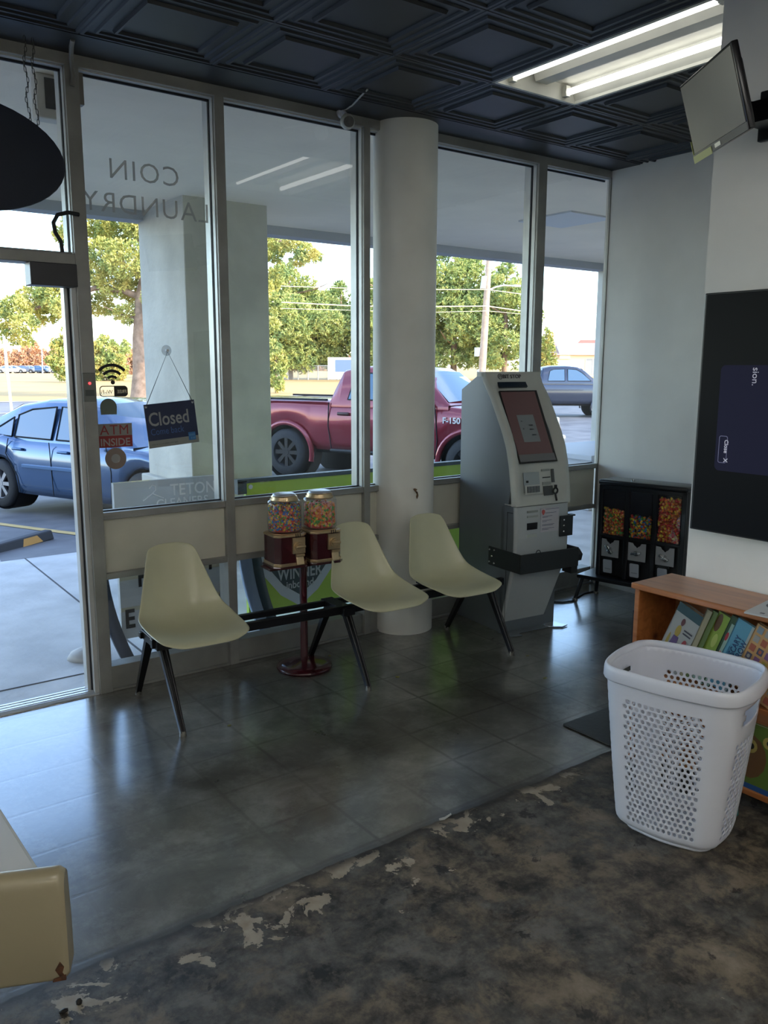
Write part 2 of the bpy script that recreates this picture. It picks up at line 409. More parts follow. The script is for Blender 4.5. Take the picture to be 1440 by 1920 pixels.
# door frame (doorway open)
m_ = MB(); frame_bar(m_, .26, 1.193, 2.045, 2.093); m_.b2((.26, YW+.03, 2.093), (1.193, YW+.05, 2.103)); struct('door_1', m_, alu, 'aluminium door head transom', bevel=.003)
m_ = MB(); m_.cur = 0; m_.b2((1.172, YW+.018, 0), (1.193, YW+.11, 2.045)); m_.b2((1.150, YW+.06, 0), (1.172, YW+.11, 2.045)); m_.cur = 1; m_.b2((1.166, YW+.05, 0), (1.176, YW+.06, 2.045))
struct('door_2', m_, [alu_l, gasket], 'door jamb with weather strip')
m_ = MB(); m_.prism([(0, 0), (.13, 0), (.13, .006), (.11, .014), (.02, .014), (0, .006)], (.2, YW+.01, 0), (0, 1, 0), (0, 0, 1), .99)
for k in range(3): m_.b2((.2, YW+.04+.03*k, .014), (1.19, YW+.046+.03*k, .017))
struct('trim_14', m_, mat('threshold_metal', (.62, .64, .66), .3, .8), 'ribbed aluminium door threshold')
# round column in the window line
m_ = MB(); m_.lathe([(.184, 0), (.184, ZC)], (3.074, 3.962, 0), 64)
col = struct('trim_15', m_, mat('white_column_paint', (.84, .83, .77), .5, noise=.10, nscale=3), 'round white column')
m_ = MB()
m_.prism([(0, .05), (.012, .052), (.03, .046), (.022, .036), (.034, .028), (.04, .006), (.030, -.012), (.024, 0), (.028, .016), (.018, .03), (.006, .04)], (3.0, 3.772, .845), (1, .05, 0), (0, 0, 1), .003)
c_ = m_.build('paint_chip', mat('chip_brown', (.22, .13, .07), .8, noise=.7, nscale=60), loc=(3.0, 3.772, .845)); tag(c_, 'small torn brown chip in the paint of the round white column', 'paint chip')

# fluorescent fixtures
fix_w = mat('fixture_white', (.62, .62, .56), .4, noise=.12, nscale=6)
tube_m = mat('tube_glow', (1.0, .98, .92), .3, emit=TUBE_E)
def fixture(x, y, label):
    t = thing('ceiling_light', label, 'ceiling light', (x, y, ZC))
    a = MB(); D = .075
    a.b2((0, 0, D), (T, 2*T, D+.006)); a.b2((0, 0, -.004), (.018, 2*T, .02)); a.b2((T-.018, 0, -.004), (T, 2*T, .02))
    a.b2((0, 0, -.004), (T, .018, D)); a.b2((0, 2*T-.018, -.004), (T, 2*T, D))
    a.add([(.018, .018, .01), (.018, 2*T-.018, .01), (.06, 2*T-.018, D), (.06, .018, D)], [(0, 1, 2, 3)])
    a.add([(T-.018, .018, .01), (T-.018, 2*T-.018, .01), (T-.06, 2*T-.018, D), (T-.06, .018, D)], [(0, 1, 2, 3)])
    a.build('housing', fix_w, t, fix=False)
    b = MB(); b.prism([(-.055, 0), (.055, 0), (.04, -.035), (-.04, -.035)], (T/2, .04, D), (1, 0, 0), (0, 0, 1), -2*T+.08); b.build('ballast_cover', fix_w, t)
    for dx in (.105, T-.105):
        c = MB(); c.cyl((dx, .05, .030), (dx, 2*T-.05, .030), .0155, n=14); tb = c.build('tube', tube_m, t)
        c = MB(); c.box((dx, .034, .036), (.03, .03, .05)); c.box((dx, 2*T-.034, .036), (.03, .03, .05)); each(c, 'lamp_holder', fix_w, t)
    return t
fx = fixture(2.954, 3.137-2*T, 'open recessed fluorescent ceiling light with two lit tubes beside the small hanging television')
tube_b = mat('tube_glow_added', (1.0, .98, .94), .3, emit=ADDED_TUBE_E)  # stronger glow for the added fixtures
for i, (a, b2) in enumerate(hidden):
    f_ = dup(fx, (a, b2, ZC), 0, 'added fluorescent ceiling light out of view that brightens the room'); f_['group'] = 'added fluorescent lights behind the viewpoint'
    for ch in f_.children:
        if ch.name.startswith('tube'): ch.data = ch.data.copy(); ch.data.materials[0] = tube_b
# ================================================================== TANDEM BENCH
def make_shell():
    # local: x across, y back, z up; origin on the beam line (z = floor)
    prof = [(-.335, .418), (-.325, .426), (-.30, .432), (-.25, .428), (-.19, .418), (-.12, .409), (-.05, .407), (.0, .415), (.04, .437), (.068, .475), (.090, .53), (.108, .59), (.125, .65), (.140, .71), (.150, .745), (.158, .766), (.160, .772)]
    wid = [.175, .192, .205, .213, .217, .219, .219, .216, .208, .195, .178, .160, .142, .125, .114, .098, .072]
    edge = [.000, .002, .006, .016, .030, .046, .056, .060, .058, .052, .044, .036, .028, .020, .014, .008, .002]   # how far the rims curl towards the sitter
    P = []; n = 24
    for i, ((y, z), w_, e) in enumerate(zip(prof, wid, edge)):
        a = prof[max(i-1, 0)]; b2 = prof[min(i+1, len(prof)-1)]; t = Vector((0, b2[0]-a[0], b2[1]-a[1])).normalized(); nn = Vector((0, -t.z, t.y))
        row = []
        for k in range(n+1):
            u = -1+2*k/n; lift = e*(abs(u)**2.6)
            p = Vector((w_*u, y, z)) + nn*lift
            if i < 3: p.y += .028*abs(u)**5*(3-i)/3; p.z -= .004*(3-i)*(1-abs(u)**4)
            if i > len(prof)-4: p.z -= .012*abs(u)**4*(i-len(prof)+4)/3
            row.append(p)
        P.append(row)
    return MB().grid(P)
def make_bench():
    t = thing('tandem_bench', 'row of cream moulded shell seats on one black steel beam along the window', 'bench', (1.34, 3.570, 0), R(-3.2))
    sh = make_shell()
    seats = [(.135, 0), (1.135, 0), (1.63, 0)]
    first = None
    for x, rz in seats:
        if first is None:
            first = sh.build('seat_shell', cream, t, solid=.007, off=-1, subd=1); o = first
        else:
            o = first.copy(); C.objects.link(o); o.parent = t
        o.location = (x, 0, 0)
    for yy, hh in ((-.085, .042), (.085, .03)):
        b = MB(); b.b2((-.05, yy-.014, .352), (2.02, yy+.014, .352+hh)); b.build('beam', black_m, t, bevel=.003)
    for x in (.135, 1.135, 1.63):
        b = MB(); b.b2((x-.09, -.11, .385), (x-.065, .11, .400)); b.b2((x+.065, -.11, .385), (x+.09, .11, .400)); b.b2((x-.09, -.02, .385), (x+.09, .02, .395))
        b.build('seat_bracket', black_m, t, bevel=.002)
    tip = mat('worn_steel', (.30, .29, .26), .4, .7, noise=.5, nscale=30)
    for x in (0, .963, 1.915):
        b = MB(); b.b2((x-.035, -.12, .345), (x+.035, .12, .385)); b.build('leg_bracket', black_m, t, bevel=.003)
        for s in (-1, 1):
            b = MB(); top = Vector((x, s*.085, .36)); bot = Vector((x-.01*s, s*.288, .012)); d = (bot-top).normalized(); sd = Vector((1, 0, 0))
            nn = d.cross(sd)
            def ring(c, hw, hd): return [c+sd*hw+nn*hd, c-sd*hw+nn*hd, c-sd*hw-nn*hd, c+sd*hw-nn*hd]
            b.grid([ring(top, .020, .014), ring(bot, .012, .010)], closed_v=True, smooth=False); b.add(ring(bot, .012, .010), [(0, 1, 2, 3)])
            for q in (-1, 1):
                b.cyl(top+sd*.011*q-nn*.012*s, bot+sd*.007*q-nn*.010*s, .007, .005, 8)
            lg = b.build('leg', black_m, t)
            f = MB(); f.cyl(bot+Vector((0, 0, .012)), bot-Vector((0, 0, .012)), .014, .016, 14); f.build('foot_glide', tip, lg)
    return t
make_bench()

# ================================================================== GUMBALL MACHINES
maroon = mat('maroon_enamel', (.050, .006, .010), .22, coat=.6)
gold = mat('brass_plate', (.62, .47, .28), .33, .85, noise=.15, nscale=30)
globe_m = glass_mat('globe_plastic', (.93, .94, .95), haze=.05, base=.06, amp=.8)
candy_cols = {'r': (.68, .05, .03), 'o': (.85, .24, .03), 'y': (.85, .60, .05), 'g': (.10, .42, .06), 'b': (.03, .18, .60), 'n': (.12, .05, .03), 'p': (.22, .04, .22), 'c': (.85, .35, .14), 'k': (.85, .38, .28)}
def candy_mats(keys): return [mat('candy_'+k, candy_cols[k], .3, spec=.6) for k in keys]
def ball(mb, c, r, sq=.8, q=None):
    vs = []; q = q or Euler((random.random()*6, random.random()*6, 0)).to_matrix()
    for z, k in ((1, 1), (.5, 6), (-.5, 6), (-1, 1)):
        for i in range(k):
            a = 2*PI*i/6 + (.5 if z < 0 else 0); rr = 0 if k == 1 else .88
            vs.append(q @ Vector((rr*math.cos(a)*r, rr*math.sin(a)*r, z*r*sq)))
    fs = [(0, 1+i, 1+(i+1) % 6) for i in range(6)]+[(13, 7+(i+1) % 6, 7+i) for i in range(6)]
    for i in range(6): fs += [(1+i, 7+i, 1+(i+1) % 6), (1+(i+1) % 6, 7+i, 7+(i+1) % 6)]
    c = Vector(c); mb.add([c+v for v in vs], fs, True)
def candy_cyl(name, c, r, z0, z1, keys, size, label, n):
    mb = MB(); ms = candy_mats(keys)
    mb.lathe([(0, z0), (r-size*1.2, z0), (r-size*1.2, z1-size), (0, z1-size)], c, 20)        # packed core
    for i in range(n):
        a = random.random()*2*PI
        if random.random() < .82: rr, z = r-size*random.uniform(.9, 1.5), random.uniform(z0+size, z1-size)
        else: rr, z = (r-size)*math.sqrt(random.random()), z1-size*random.uniform(.5, 1.4)
        mb.cur = random.randrange(len(keys)); ball(mb, (c[0]+rr*math.cos(a), c[1]+rr*math.sin(a), z), size*random.uniform(.9, 1.1))
    o = mb.build(name, ms, loc=(c[0], c[1], z0), fix=False); tag(o, label, 'candy', kind='stuff'); return o
GX, GY, GR = 2.205, 3.700, R(-5)
g = thing('gumball_machine', 'twin candy vending machine with two clear globes on one maroon pedestal', 'gumball machine', (GX, GY, 0), GR)
m_ = MB(); m_.lathe([(0, .050), (.03, .048), (.06, .040), (.11, .030), (.145, .018), (.150, .008), (.146, 0), (0, 0)], (0, 0, 0), 48); m_.build('base', maroon, g)
m_ = MB(); m_.cyl((0, 0, .045), (0, 0, .575), .0205, n=20); m_.build('pole', maroon, g)
m_ = MB(); m_.b2((-.215, -.06, .568), (.215, .06, .578)); m_.build('tray', maroon, g, bevel=.002)
def octa(w_, ch): a = w_/2; return [(-a, -a+ch), (-a+ch, -a), (a-ch, -a), (a, -a+ch), (a, a-ch), (a-ch, a), (-a+ch, a), (-a, a-ch)]
cand_spec = [('M', -.102, 'rygobn', 'small round multicoloured candies filling the left globe of the twin machine'), ('F', .102, 'rocyke'.replace('e', 'g'), 'orange and red chewy candies filling the right globe of the twin machine')]
for i, (nm, dx, keys, lab) in enumerate(cand_spec):
    p = bpy.data.objects.new('machine_head', None)
    b = MB(); b.prism(octa(.178, .026), (dx, 0, .600), (1, 0, 0), (0, 1, 0), .143)
    hd = b.build('body', maroon, g, bevel=.003)
    b = MB(); b.prism(octa(.186, .028), (dx, 0, .590), (1, 0, 0), (0, 1, 0), .016); b.build('lower_trim', gold, g, bevel=.002)
    b = MB(); b.prism(octa(.198, .030), (dx, 0, .578), (1, 0, 0), (0, 1, 0), .012); b.build('foot_plate', maroon, g, bevel=.002)
    b = MB(); b.prism(octa(.184, .027), (dx, 0, .741), (1, 0, 0), (0, 1, 0), .012); b.prism(octa(.160, .03), (dx, 0, .752), (1, 0, 0), (0, 1, 0), .006); b.build('upper_trim', gold, g, bevel=.003)
    b = MB(); b.b2((dx-.002, -.101, .655), (dx+.068, -.089, .738)); b.lathe([(0, .0)], (0, 0, 0), 3) if False else None
    b.cyl((dx+.033, -.100, .692), (dx+.033, -.110, .692), .027, n=24); b.cyl((dx+.033, -.108, .692), (dx+.033, -.118, .692), .017, n=20)
    pl = b.build('coin_mechanism', gold, g)
    b = MB(); b.box((dx+.033, -.124, .694), (.052, .012, .012), bev=.004); b.build('handle', gold, pl)
    b = MB(); b.prism([(-.021, 0), (.021, 0), (.021, .058), (-.021, .058)], (dx+.040, -.106, .596), (1, 0, 0), (0, .25, .97), -.008); b.box((dx+.040, -.098, .645), (.046, .016, .014)); b.build('chute_flap', gold, g, bevel=.002)
    b = MB()
    for q in (-.012, 0, .012): b.b2((dx+.03+q, -.0945, .738), (dx+.033+q, -.0915, .757))
    each(b, 'lock_slot', black_m, g)
    b = MB(); b.lathe([(.070, .757), (.086, .762), (.0875, .775), (.0875, .905), (.084, .918), (.070, .926)], (dx, 0, 0), 40); gb = b.build('globe', globe_m, g, fix=False)
    b = MB()
    for q in range(4):
        a = R(-150+q*40); b.cyl((dx+.0865*math.cos(a), .0865*math.sin(a), .765), (dx+.0865*math.cos(a), .0865*math.sin(a), .91), .0012, n=5)
    each(b, 'globe_seam', glass_mat('seam', (.8, .8, .85), haze=.3), gb)
    b = MB(); b.lathe([(0, .957), (.050, .957), (.058, .953), (.060, .947)], (dx, 0, 0), 40); b.build('lid_cap', mat('lid_cap_silver', (.50, .52, .56), .35, .5), g)
    b = MB(); b.lathe([(.060, .947), (.068, .940), (.066, .934), (.074, .926), (.072, .918), (0, .918)], (dx, 0, 0), 40); b.build('lid', gold, g)
    wx = GX+dx*math.cos(GR); wy = GY+dx*math.sin(GR)
    candy_cyl('globe_candy', (wx, wy, 0), .0845, .765, .902 if i == 0 else .892, keys, (.0074 if i == 0 else .0105), lab, 1500 if i == 0 else 850)

# ================================================================== KIOSK
KX, KY, KR = 3.465, 3.46, R(-5.9)
k = thing('cryptocurrency_kiosk', 'tall grey and white self service cash kiosk with slanted touchscreen and black steel security strap', 'kiosk', (KX, KY, 0), KR)
kgrey = mat('kiosk_grey_steel', (.16, .18, .20), .38, .2, noise=.08, nscale=3)
kwhite = mat('kiosk_white_shell', (.50, .51, .47), .38)
kdoor = mat('kiosk_door', (.43, .455, .46), .34)
KW = .425
front = [(-.077, .80), (-.066, .90), (-.045, 1.02), (-.015, 1.13), (.030, 1.225), (.085, 1.315), (.150, 1.42), (.215, 1.50), (.245, 1.565)]   # y, z of the head's front edge
def px(poly, x0, th): return dict(poly=poly, origin=(x0, 0, 0), ux=(0, 1, 0), uy=(0, 0, 1), th=th)
b = MB()
b.prism([(.03, 0), (.03, .08), (.03, .78), (.0, .80)]+[(y+.045, z-.006) for y, z in front[1:]]+[(.33, 1.545), (.49, 1.46), (.49, 0)], (.004, 0, 0), (0, 1, 0), (0, 0, 1), KW-.008)
b.build('cabinet', kgrey, k, bevel=.004)
# head shell: two side cheeks + recessed face following the curve
def fp(t):  # point on the front curve by height z
    for (a, b2) in zip(front, front[1:]):
        if a[1] <= t <= b2[1]:
            s = (t-a[1])/(b2[1]-a[1]); return a[0]+(b2[0]-a[0])*s
    return front[-1][0]
def face_y(z):
    za_, zb2_ = 1.03, 1.45
    if za_ <= z <= zb2_: return fp(za_)+.030+(fp(zb2_)-fp(za_))*(z-za_)/(zb2_-za_)
    return fp(z)+.030*min(1, max(0, (1.50-z)/.05)) if z > 1.45 else fp(z)+.030
b = MB(); N_ = 26; rows = []
for i in range(N_+1):
    z = .795+(1.565-.795)*i/N_; y = fp(max(z, .80)) ; rec = .030*min(1, max(0, (z-.80)/.05))*min(1, max(0, (1.50-z)/.05))
    yf = face_y(z) if .86 < z < 1.46 else y+rec
    rows.append([(0, y+.045, z-.004), (0, y+.004, z), (.006, y-.002, z), (.038, y, z), (.062, yf, z), (KW-.062, yf, z), (KW-.038, y, z), (KW-.006, y-.002, z), (KW, y+.004, z), (KW, y+.045, z-.004)])
b.grid(rows); b.b2((0, .245, 1.54), (KW, .33, 1.568)); b.b2((0, -.078, .795), (KW, .03, .800))
b.build('head_shell', kwhite, k, fix=True)
def on_face(x, z, off=.0):   # frame on recessed face
    y = face_y(z); dy = (fp(z+.02)-fp(z-.02))/.04; v = Vector((0, dy, 1)).normalized(); n = Vector((0, -1, dy)).normalized()
    return Vector((x, y, z))+n*off, v, n
def face_strip(mb, x0, x1, z0, z1, off, seg=10):
    rr_ = []
    for i in range(seg+1):
        z = z0+(z1-z0)*i/seg; a, v, n = on_face(x0, z, off); c, _, _ = on_face(x1, z, off); rr_.append([a, c])
    mb.grid(rr_)
# flat tilted screen
za, zb_ = 1.040, 1.440
def scr(mb, x0, x1, t0, t1, off, th=.003):
    A, _, _ = on_face(0, za); B, _, _ = on_face(0, zb_); d = (B-A); n = Vector((0, -d.z, d.y)).normalized()
    v = d.normalized(); L_ = d.length
    mb.prism([(x0, t0*L_), (x1, t0*L_), (x1, t1*L_), (x0, t1*L_)], A+n*off, (1, 0, 0), v, -th if Vector((1, 0, 0)).cross(v).dot(n) < 0 else th)
b = MB(); scr(b, .062, .350, -.02, 1.02, .010, .010); bez = b.build('screen_bezel', mat('screen_black', (.006, .006, .007), .12), k)
b = MB(); scr(b, .066, .330, .10, 1.0, .0205, .001); sc = b.build('touchscreen', mat('screen_maroon', (.058, .032, .032), .14, emit=.30), k)
b = MB(); scr(b, .066, .338, .0, .10, .0205, .001); b.build('screen_footer', mat('screen_grey', (.055, .057, .058), .12, emit=.3), sc)
b = MB(); scr(b, .135, .262, .27, .66, .0218, .001); b.build('dialog_panel', mat('screen_dialog', (.075, .085, .088), .15, emit=.3), sc)
b = MB()
for q, (xx, tt) in enumerate([(.155, .56), (.155, .45), (.205, .50), (.205, .44), (.21, .36)]): scr(b, xx, xx+(.008 if q < 2 else .03), tt, tt+.018, .0230, .0005)
b.build('dialog_marks', mat('screen_mark', (.03, .035, .04), .3), sc)
b = MB(); A, v, n = on_face(.10, 1.487, .012); b.prism([(-.03, -.018), (.185, -.018), (.185, .018), (-.03, .018)], A, (1, 0, 0), v, -.012); b.build('camera_window', mat('camera_glass', (.02, .03, .045), .08), k)
lt = mat('badge_ink', (.05, .045, .05), .4); rd = mat('badge_red', (.45, .08, .07), .5)
A, v, n = on_face(.115, 1.530, -.018); A = Vector((.118, fp(1.53)-.004, 1.530)); v = Vector((0, .35, 1)).normalized()
text('logo_lettering', 'BIT', .034, A, (1, 0, 0), v, lt, k, th=.002, bold=.0006)
text('logo_lettering', 'STOP', .034, A+Vector((.058, 0, 0)), (1, 0, 0), v, lt, k, th=.002, bold=.0001, spacing=1.05)
b = MB(); c0 = A+Vector((-.022, 0, .011)); b.tube([c0+Vector((.016*math.cos(t), 0, 0))+v*(.016*math.sin(t)) for t in np.linspace(0, 2*PI, 20, endpoint=False)], .0022, 6, closed=True)
b.tube([c0+Vector((.006*math.cos(t), -.001, 0))+v*(.008*math.sin(t)) for t in np.linspace(-1.2, 3.9, 12)], .0018, 6); b.build('logo_emblem', lt, k)
# lower deck: keypad recess, readers
def plate(name, x0, x1, z0, z1, m, off=.002, par=None, poly=None, th=.004):
    y = lambda z: fp(max(z, .80))+.030*min(1, max(0, (z-.80)/.05))
    A = Vector((x0, y(z0)-off, z0)); B = Vector((x0, y(z1)-off, z1)); v = (B-A); L_ = v.length; v = v.normalized()
    q = MB(); q.prism(poly or [(0, 0), (x1-x0, 0), (x1-x0, L_), (0, L_)], A, (1, 0, 0), v, th)
    return q.build(name, m, par or k)
b = plate('keypad_recess', .085, .205, .865, .985, mat('recess_grey', (.33, .37, .38), .4), .004)
plate('keypad_shelf', .085, .215, .858, .912, kwhite, .012)
kp = plate('keypad', .098, .192, .868, .905, mat('keypad_grey', (.085, .095, .095), .45), .016)
b = MB()
for r__ in range(4):
    for c__ in range(4):
        b.box((.109+c__*.022, fp(.87)+.030-.0185+.0035*r__*.3-.002, .872+r__*.0095), (.017, .004, .0066))
each(b, 'keypad_key', mat('key_cap', (.18, .19, .19), .5), kp)
plate('card_slot', .102, .118, .925, .938, black_m, .006)
plate('receipt_slot', .225, .290, .985, .997, mat('slot_grey', (.26, .27, .25), .5), .004)
plate('receipt_slot', .232, .290, .945, .951, black_m, .004)
plate('reader_block', .225, .290, .905, .922, mat('slot_grey', (.26, .27, .25), .5), .006)
plate('scanner', .228, .300, .842, .898, mat('scanner_dark', (.07, .075, .075), .4), .008)
plate('bill_slot', .300, .322, .915, .995, mat('scanner_dark', (.07, .075, .075), .4), .004)
b = MB(); cc = Vector((.300, fp(.87)-.004, .870)); b.tube([cc+Vector((.017*math.cos(t), 0, .017*math.sin(t))) for t in np.linspace(0, 2*PI, 16, endpoint=False)], .006, 6, closed=True)
b.tube([cc+Vector((0, 0, -.015)), cc+Vector((.008, -.006, -.06))], .006, 8); b.box(cc+Vector((.0, 0, .026)), (.016, .012, .02), bev=.002); b.build('key_ring', mat('black_rubber', (.012, .012, .013), .5), k)
b = MB(); b.tube([Vector((.247+.006*math.cos(t), fp(.83)+.02, .822+.006*math.sin(t))) for t in np.linspace(0, 2*PI, 12, endpoint=False)], .0018, 5, closed=True); b.build('lock', chrome, k)
# lower door: belly then slopes back, narrower at the foot
dp = [(-.074, .790), (-.080, .70), (-.083, .60), (-.080, .50), (-.060, .40), (-.032, .28), (.0, .15), (.020, .075)]
rows = []
for y, z in dp:
    t = max(0, min(1, (.44-z)/.36)); xr = KW-.012-.075*t
    rows.append([(.0, y+.022, z), (.0, y+.010, z), (.012, y, z), (xr-.012, y, z), (xr, y+.010, z), (xr, y+.022, z)])
rw2 = [[(.004, .06, z), (.004, r_[0][1]-.001, z), (r_[5][0]-.004, r_[0][1]-.001, z), (r_[5][0]-.004, .06, z)] for r_, (y, z) in zip(rows, dp)]
b = MB(); b.grid(rw2, smooth=False); b.add(rw2[0], [(0, 1, 2, 3)]); b.add(rw2[-1], [(3, 2, 1, 0)]); b.build('lower_housing', kgrey, k)
b = MB(); b.grid(rows, smooth=False); b.add(rows[0], [tuple(range(6))]); b.add(rows[-1], [tuple(range(6))[::-1]])
dr = b.build('safe_door', kdoor, k, bevel=.004)
b = MB(); b.b2((-.0012, -.001, .03), (.0, .0015, .755)); b.b2((-.0012, -.05, .752), (0, .0, .755)); b.build('door_gap', black_m, k)
b = MB(); b.b2((.0, .022, 0), (.350, .06, .078)); b.build('plinth', kgrey, k)
def dplate(name, x0, x1, z0, z1, m, th=.003, par=None):
    y = min(np.interp([z0, z1], [p[1] for p in dp][::-1], [p[0] for p in dp][::-1])); q = MB(); q.b2((x0, y-th, z0), (x1, y+.004, z1)); return q.build(name, m, par or k)
dplate('door_slot', .082, .165, .752, .765, mat('slot_grey2', (.26, .28, .26), .5))
dplate('door_slot', .082, .165, .724, .735, mat('slot_pale', (.34, .36, .34), .5))
dplate('cash_slot', .082, .160, .652, .692, black_m)
dplate('door_slot', .082, .160, .605, .625, mat('slot_white', (.44, .47, .43), .5))
nt_ = dplate('warning_notice', .185, .325, .628, .772, mat('notice_paper', (.52, .50, .53), .6), .002)
b = MB()
for q, (zz, ww) in enumerate([(.764, .125), (.742, .10), (.722, .09), (.716, .05), (.697, .085), (.690, .04), (.672, .11), (.666, .10), (.649, .11), (.642, .06)]):
    b.b2((.196+(.022 if q < 2 else 0), -.0855, zz), (.196+(.022 if q < 2 else 0)+ww*.85, -.0835, zz+.0022))
b.build('notice_print', mat('notice_ink', (.09, .09, .16), .6), nt_)
b = MB(); b.prism([(.012*math.cos(t), .013*math.sin(t)-(.006 if math.sin(t) < -.9 else 0)) for t in np.linspace(0, 2*PI, 14, endpoint=False)], (.200, -.0865, .752), (1, 0, 0), (0, 0, 1), .002); b.build('notice_shield', rd, nt_)
text('notice_mark', '!', .018, (.197, -.0872, .746), (1, 0, 0), (0, 0, 1), mat('notice_paper', (.5, .5, .5)), nt_, th=.0006)
# security strap, hinge plate and bolts
strap = mat('powder_black_steel', (.018, .021, .023), .5)
b = MB(); b.b2((-.008, -.135, .405), (-.001, .165, .522)); b.b2((-.008, -.143, .405), (.445, -.135, .522)); b.b2((.437, -.143, .405), (.445, .10, .522)); 
st = b.build('security_strap', strap, k, bevel=.004)
for yy, zz in ((.150, .502), (.105, .505), (.128, .464), (.150, .426), (.105, .424)):
    b = MB(); b.lathe([(0, .006), (.005, .005), (.007, .001), (.007, 0)], (0, 0, 0), 12); o = b.build('bolt', chrome, st); o.rotation_euler = (0, -PI/2, 0); o.location = (-.008, yy, zz)
b = MB(); b.cyl((.446, -.10, .464), (.480, -.10, .464), .042, n=6); b.build('strap_lock_housing', strap, st, bevel=.003)
b = MB(); b.b2((.40, -.13, .36), (.45, -.05, .41)); b.build('strap_tab', strap, st)
b = MB(); b.tube([(.118+.017*math.cos(t), -.148, .520+.020*math.sin(t)) for t in np.linspace(0, PI, 12)], .0025, 6); b.build('strap_ring', black_m, st)
b = MB(); b.b2((.330, -.095, .590), (.430, -.086, .716)); b.b2((.424, -.095, .590), (.432, .0, .716)); b.b2((.43, -.09, .706), (.455, -.05, .716)); hp = b.build('hinge_plate', strap, k, bevel=.002)
for zz in (.690, .655, .620):
    b = MB(); b.lathe([(0, .006), (.005, .005), (.007, .001), (.007, 0)], (0, 0, 0), 12); o = b.build('bolt', chrome, hp); o.rotation_euler = (PI/2, 0, 0); o.location = (.358, -.095, zz)
b = MB(); b.prism([(-.01, .05), (-.01, -.055), (.035, -.072), (.075, -.080), (.080, -.045), (.110, -.03), (.35, -.028), (.35, .05)], (0, 0, .002), (1, 0, 0), (0, 1, 0), .006); b.build('foot_plate', kgrey, k, bevel=.001)
b = MB(); b.prism([(.325, .03), (.325, -.03), (.40, -.075), (.455, -.060), (.42, .03)], (0, 0, .004), (1, 0, 0), (0, 1, 0), .006); b.build('foot_plate', mat('bright_foot', (.62, .66, .74), .22, .6), k, bevel=.001)
m_ = MB(); m_.tube([(4.10, 3.88, .006), (4.20, 3.80, .006), (4.28, 3.72, .006), (4.36, 3.70, .006), (4.46, 3.745, .006), (4.58, 3.785, .006), (4.72, 3.78, .006)], .0055, 7)
c_ = m_.build('electric_cable', mat('black_rubber', (.012, .012, .013), .5), loc=(4.1, 3.6, 0)); tag(c_, 'black power cord lying on the floor behind the kiosk', 'cable')

# ================================================================== TRIPLE CANDY VENDOR
VX, VY, VR = 4.505, 3.640, math.atan2(-.98, .21)      # local +x runs along its front from the window side, local +y = into the alcove wall
v_ = thing('candy_vending_rack', 'black triple candy vending machine on a low stand in the corner', 'candy vending machine', (VX, VY, 0), VR)
vblack = mat('vendor_black', (.010, .011, .014), .32, coat=.3)
VW, VZ0, VZ1, VD = .605, .185, .850, .20
b = MB(); b.b2((0, .03, VZ0), (VW, VD, VZ1-.01)); b.build('cabinet', vblack, v_, bevel=.012)
b = MB(); b.b2((-.004, .0, VZ1-.035), (VW+.004, VD+.004, VZ1), bev=.012); b.build('top_cover', vblack, v_)
b = MB(); b.cyl((.22, .05, VZ1), (.22, .05, VZ1+.014), .013, n=16); b.build('lock', chrome, v_)
b = MB(); 
for xx in (0, .193, .385, .575): b.b2((xx, .008, VZ0), (xx+.03, .034, VZ1-.04))
b.b2((0, .008, .455), (VW, .034, .475)); b.b2((0, .008, VZ1-.065), (VW, .034, VZ1-.035)); b.build('front_frame', vblack, v_, bevel=.004)
vwin = glass_mat('vendor_window', (.9, .9, .92), haze=.03, hcol=(.3, .3, .35), base=.05)
mech = mat('vendor_mechanism', (.50, .51, .53), .4, .3)
levels = [.655, .625, .765]; ckeys = ['orygc', 'ygobrn', 'roryoc']
labs = ['orange and green round candies half filling the left bin of the black triple vendor', 'mixed yellow green and blue candies in the middle bin of the black triple vendor', 'red and orange candies filling the right bin of the black triple vendor']
cv, sv = math.cos(VR), math.sin(VR)
def VWd(x, y, z): return (VX+x*cv-y*sv, VY+x*sv+y*cv, z)
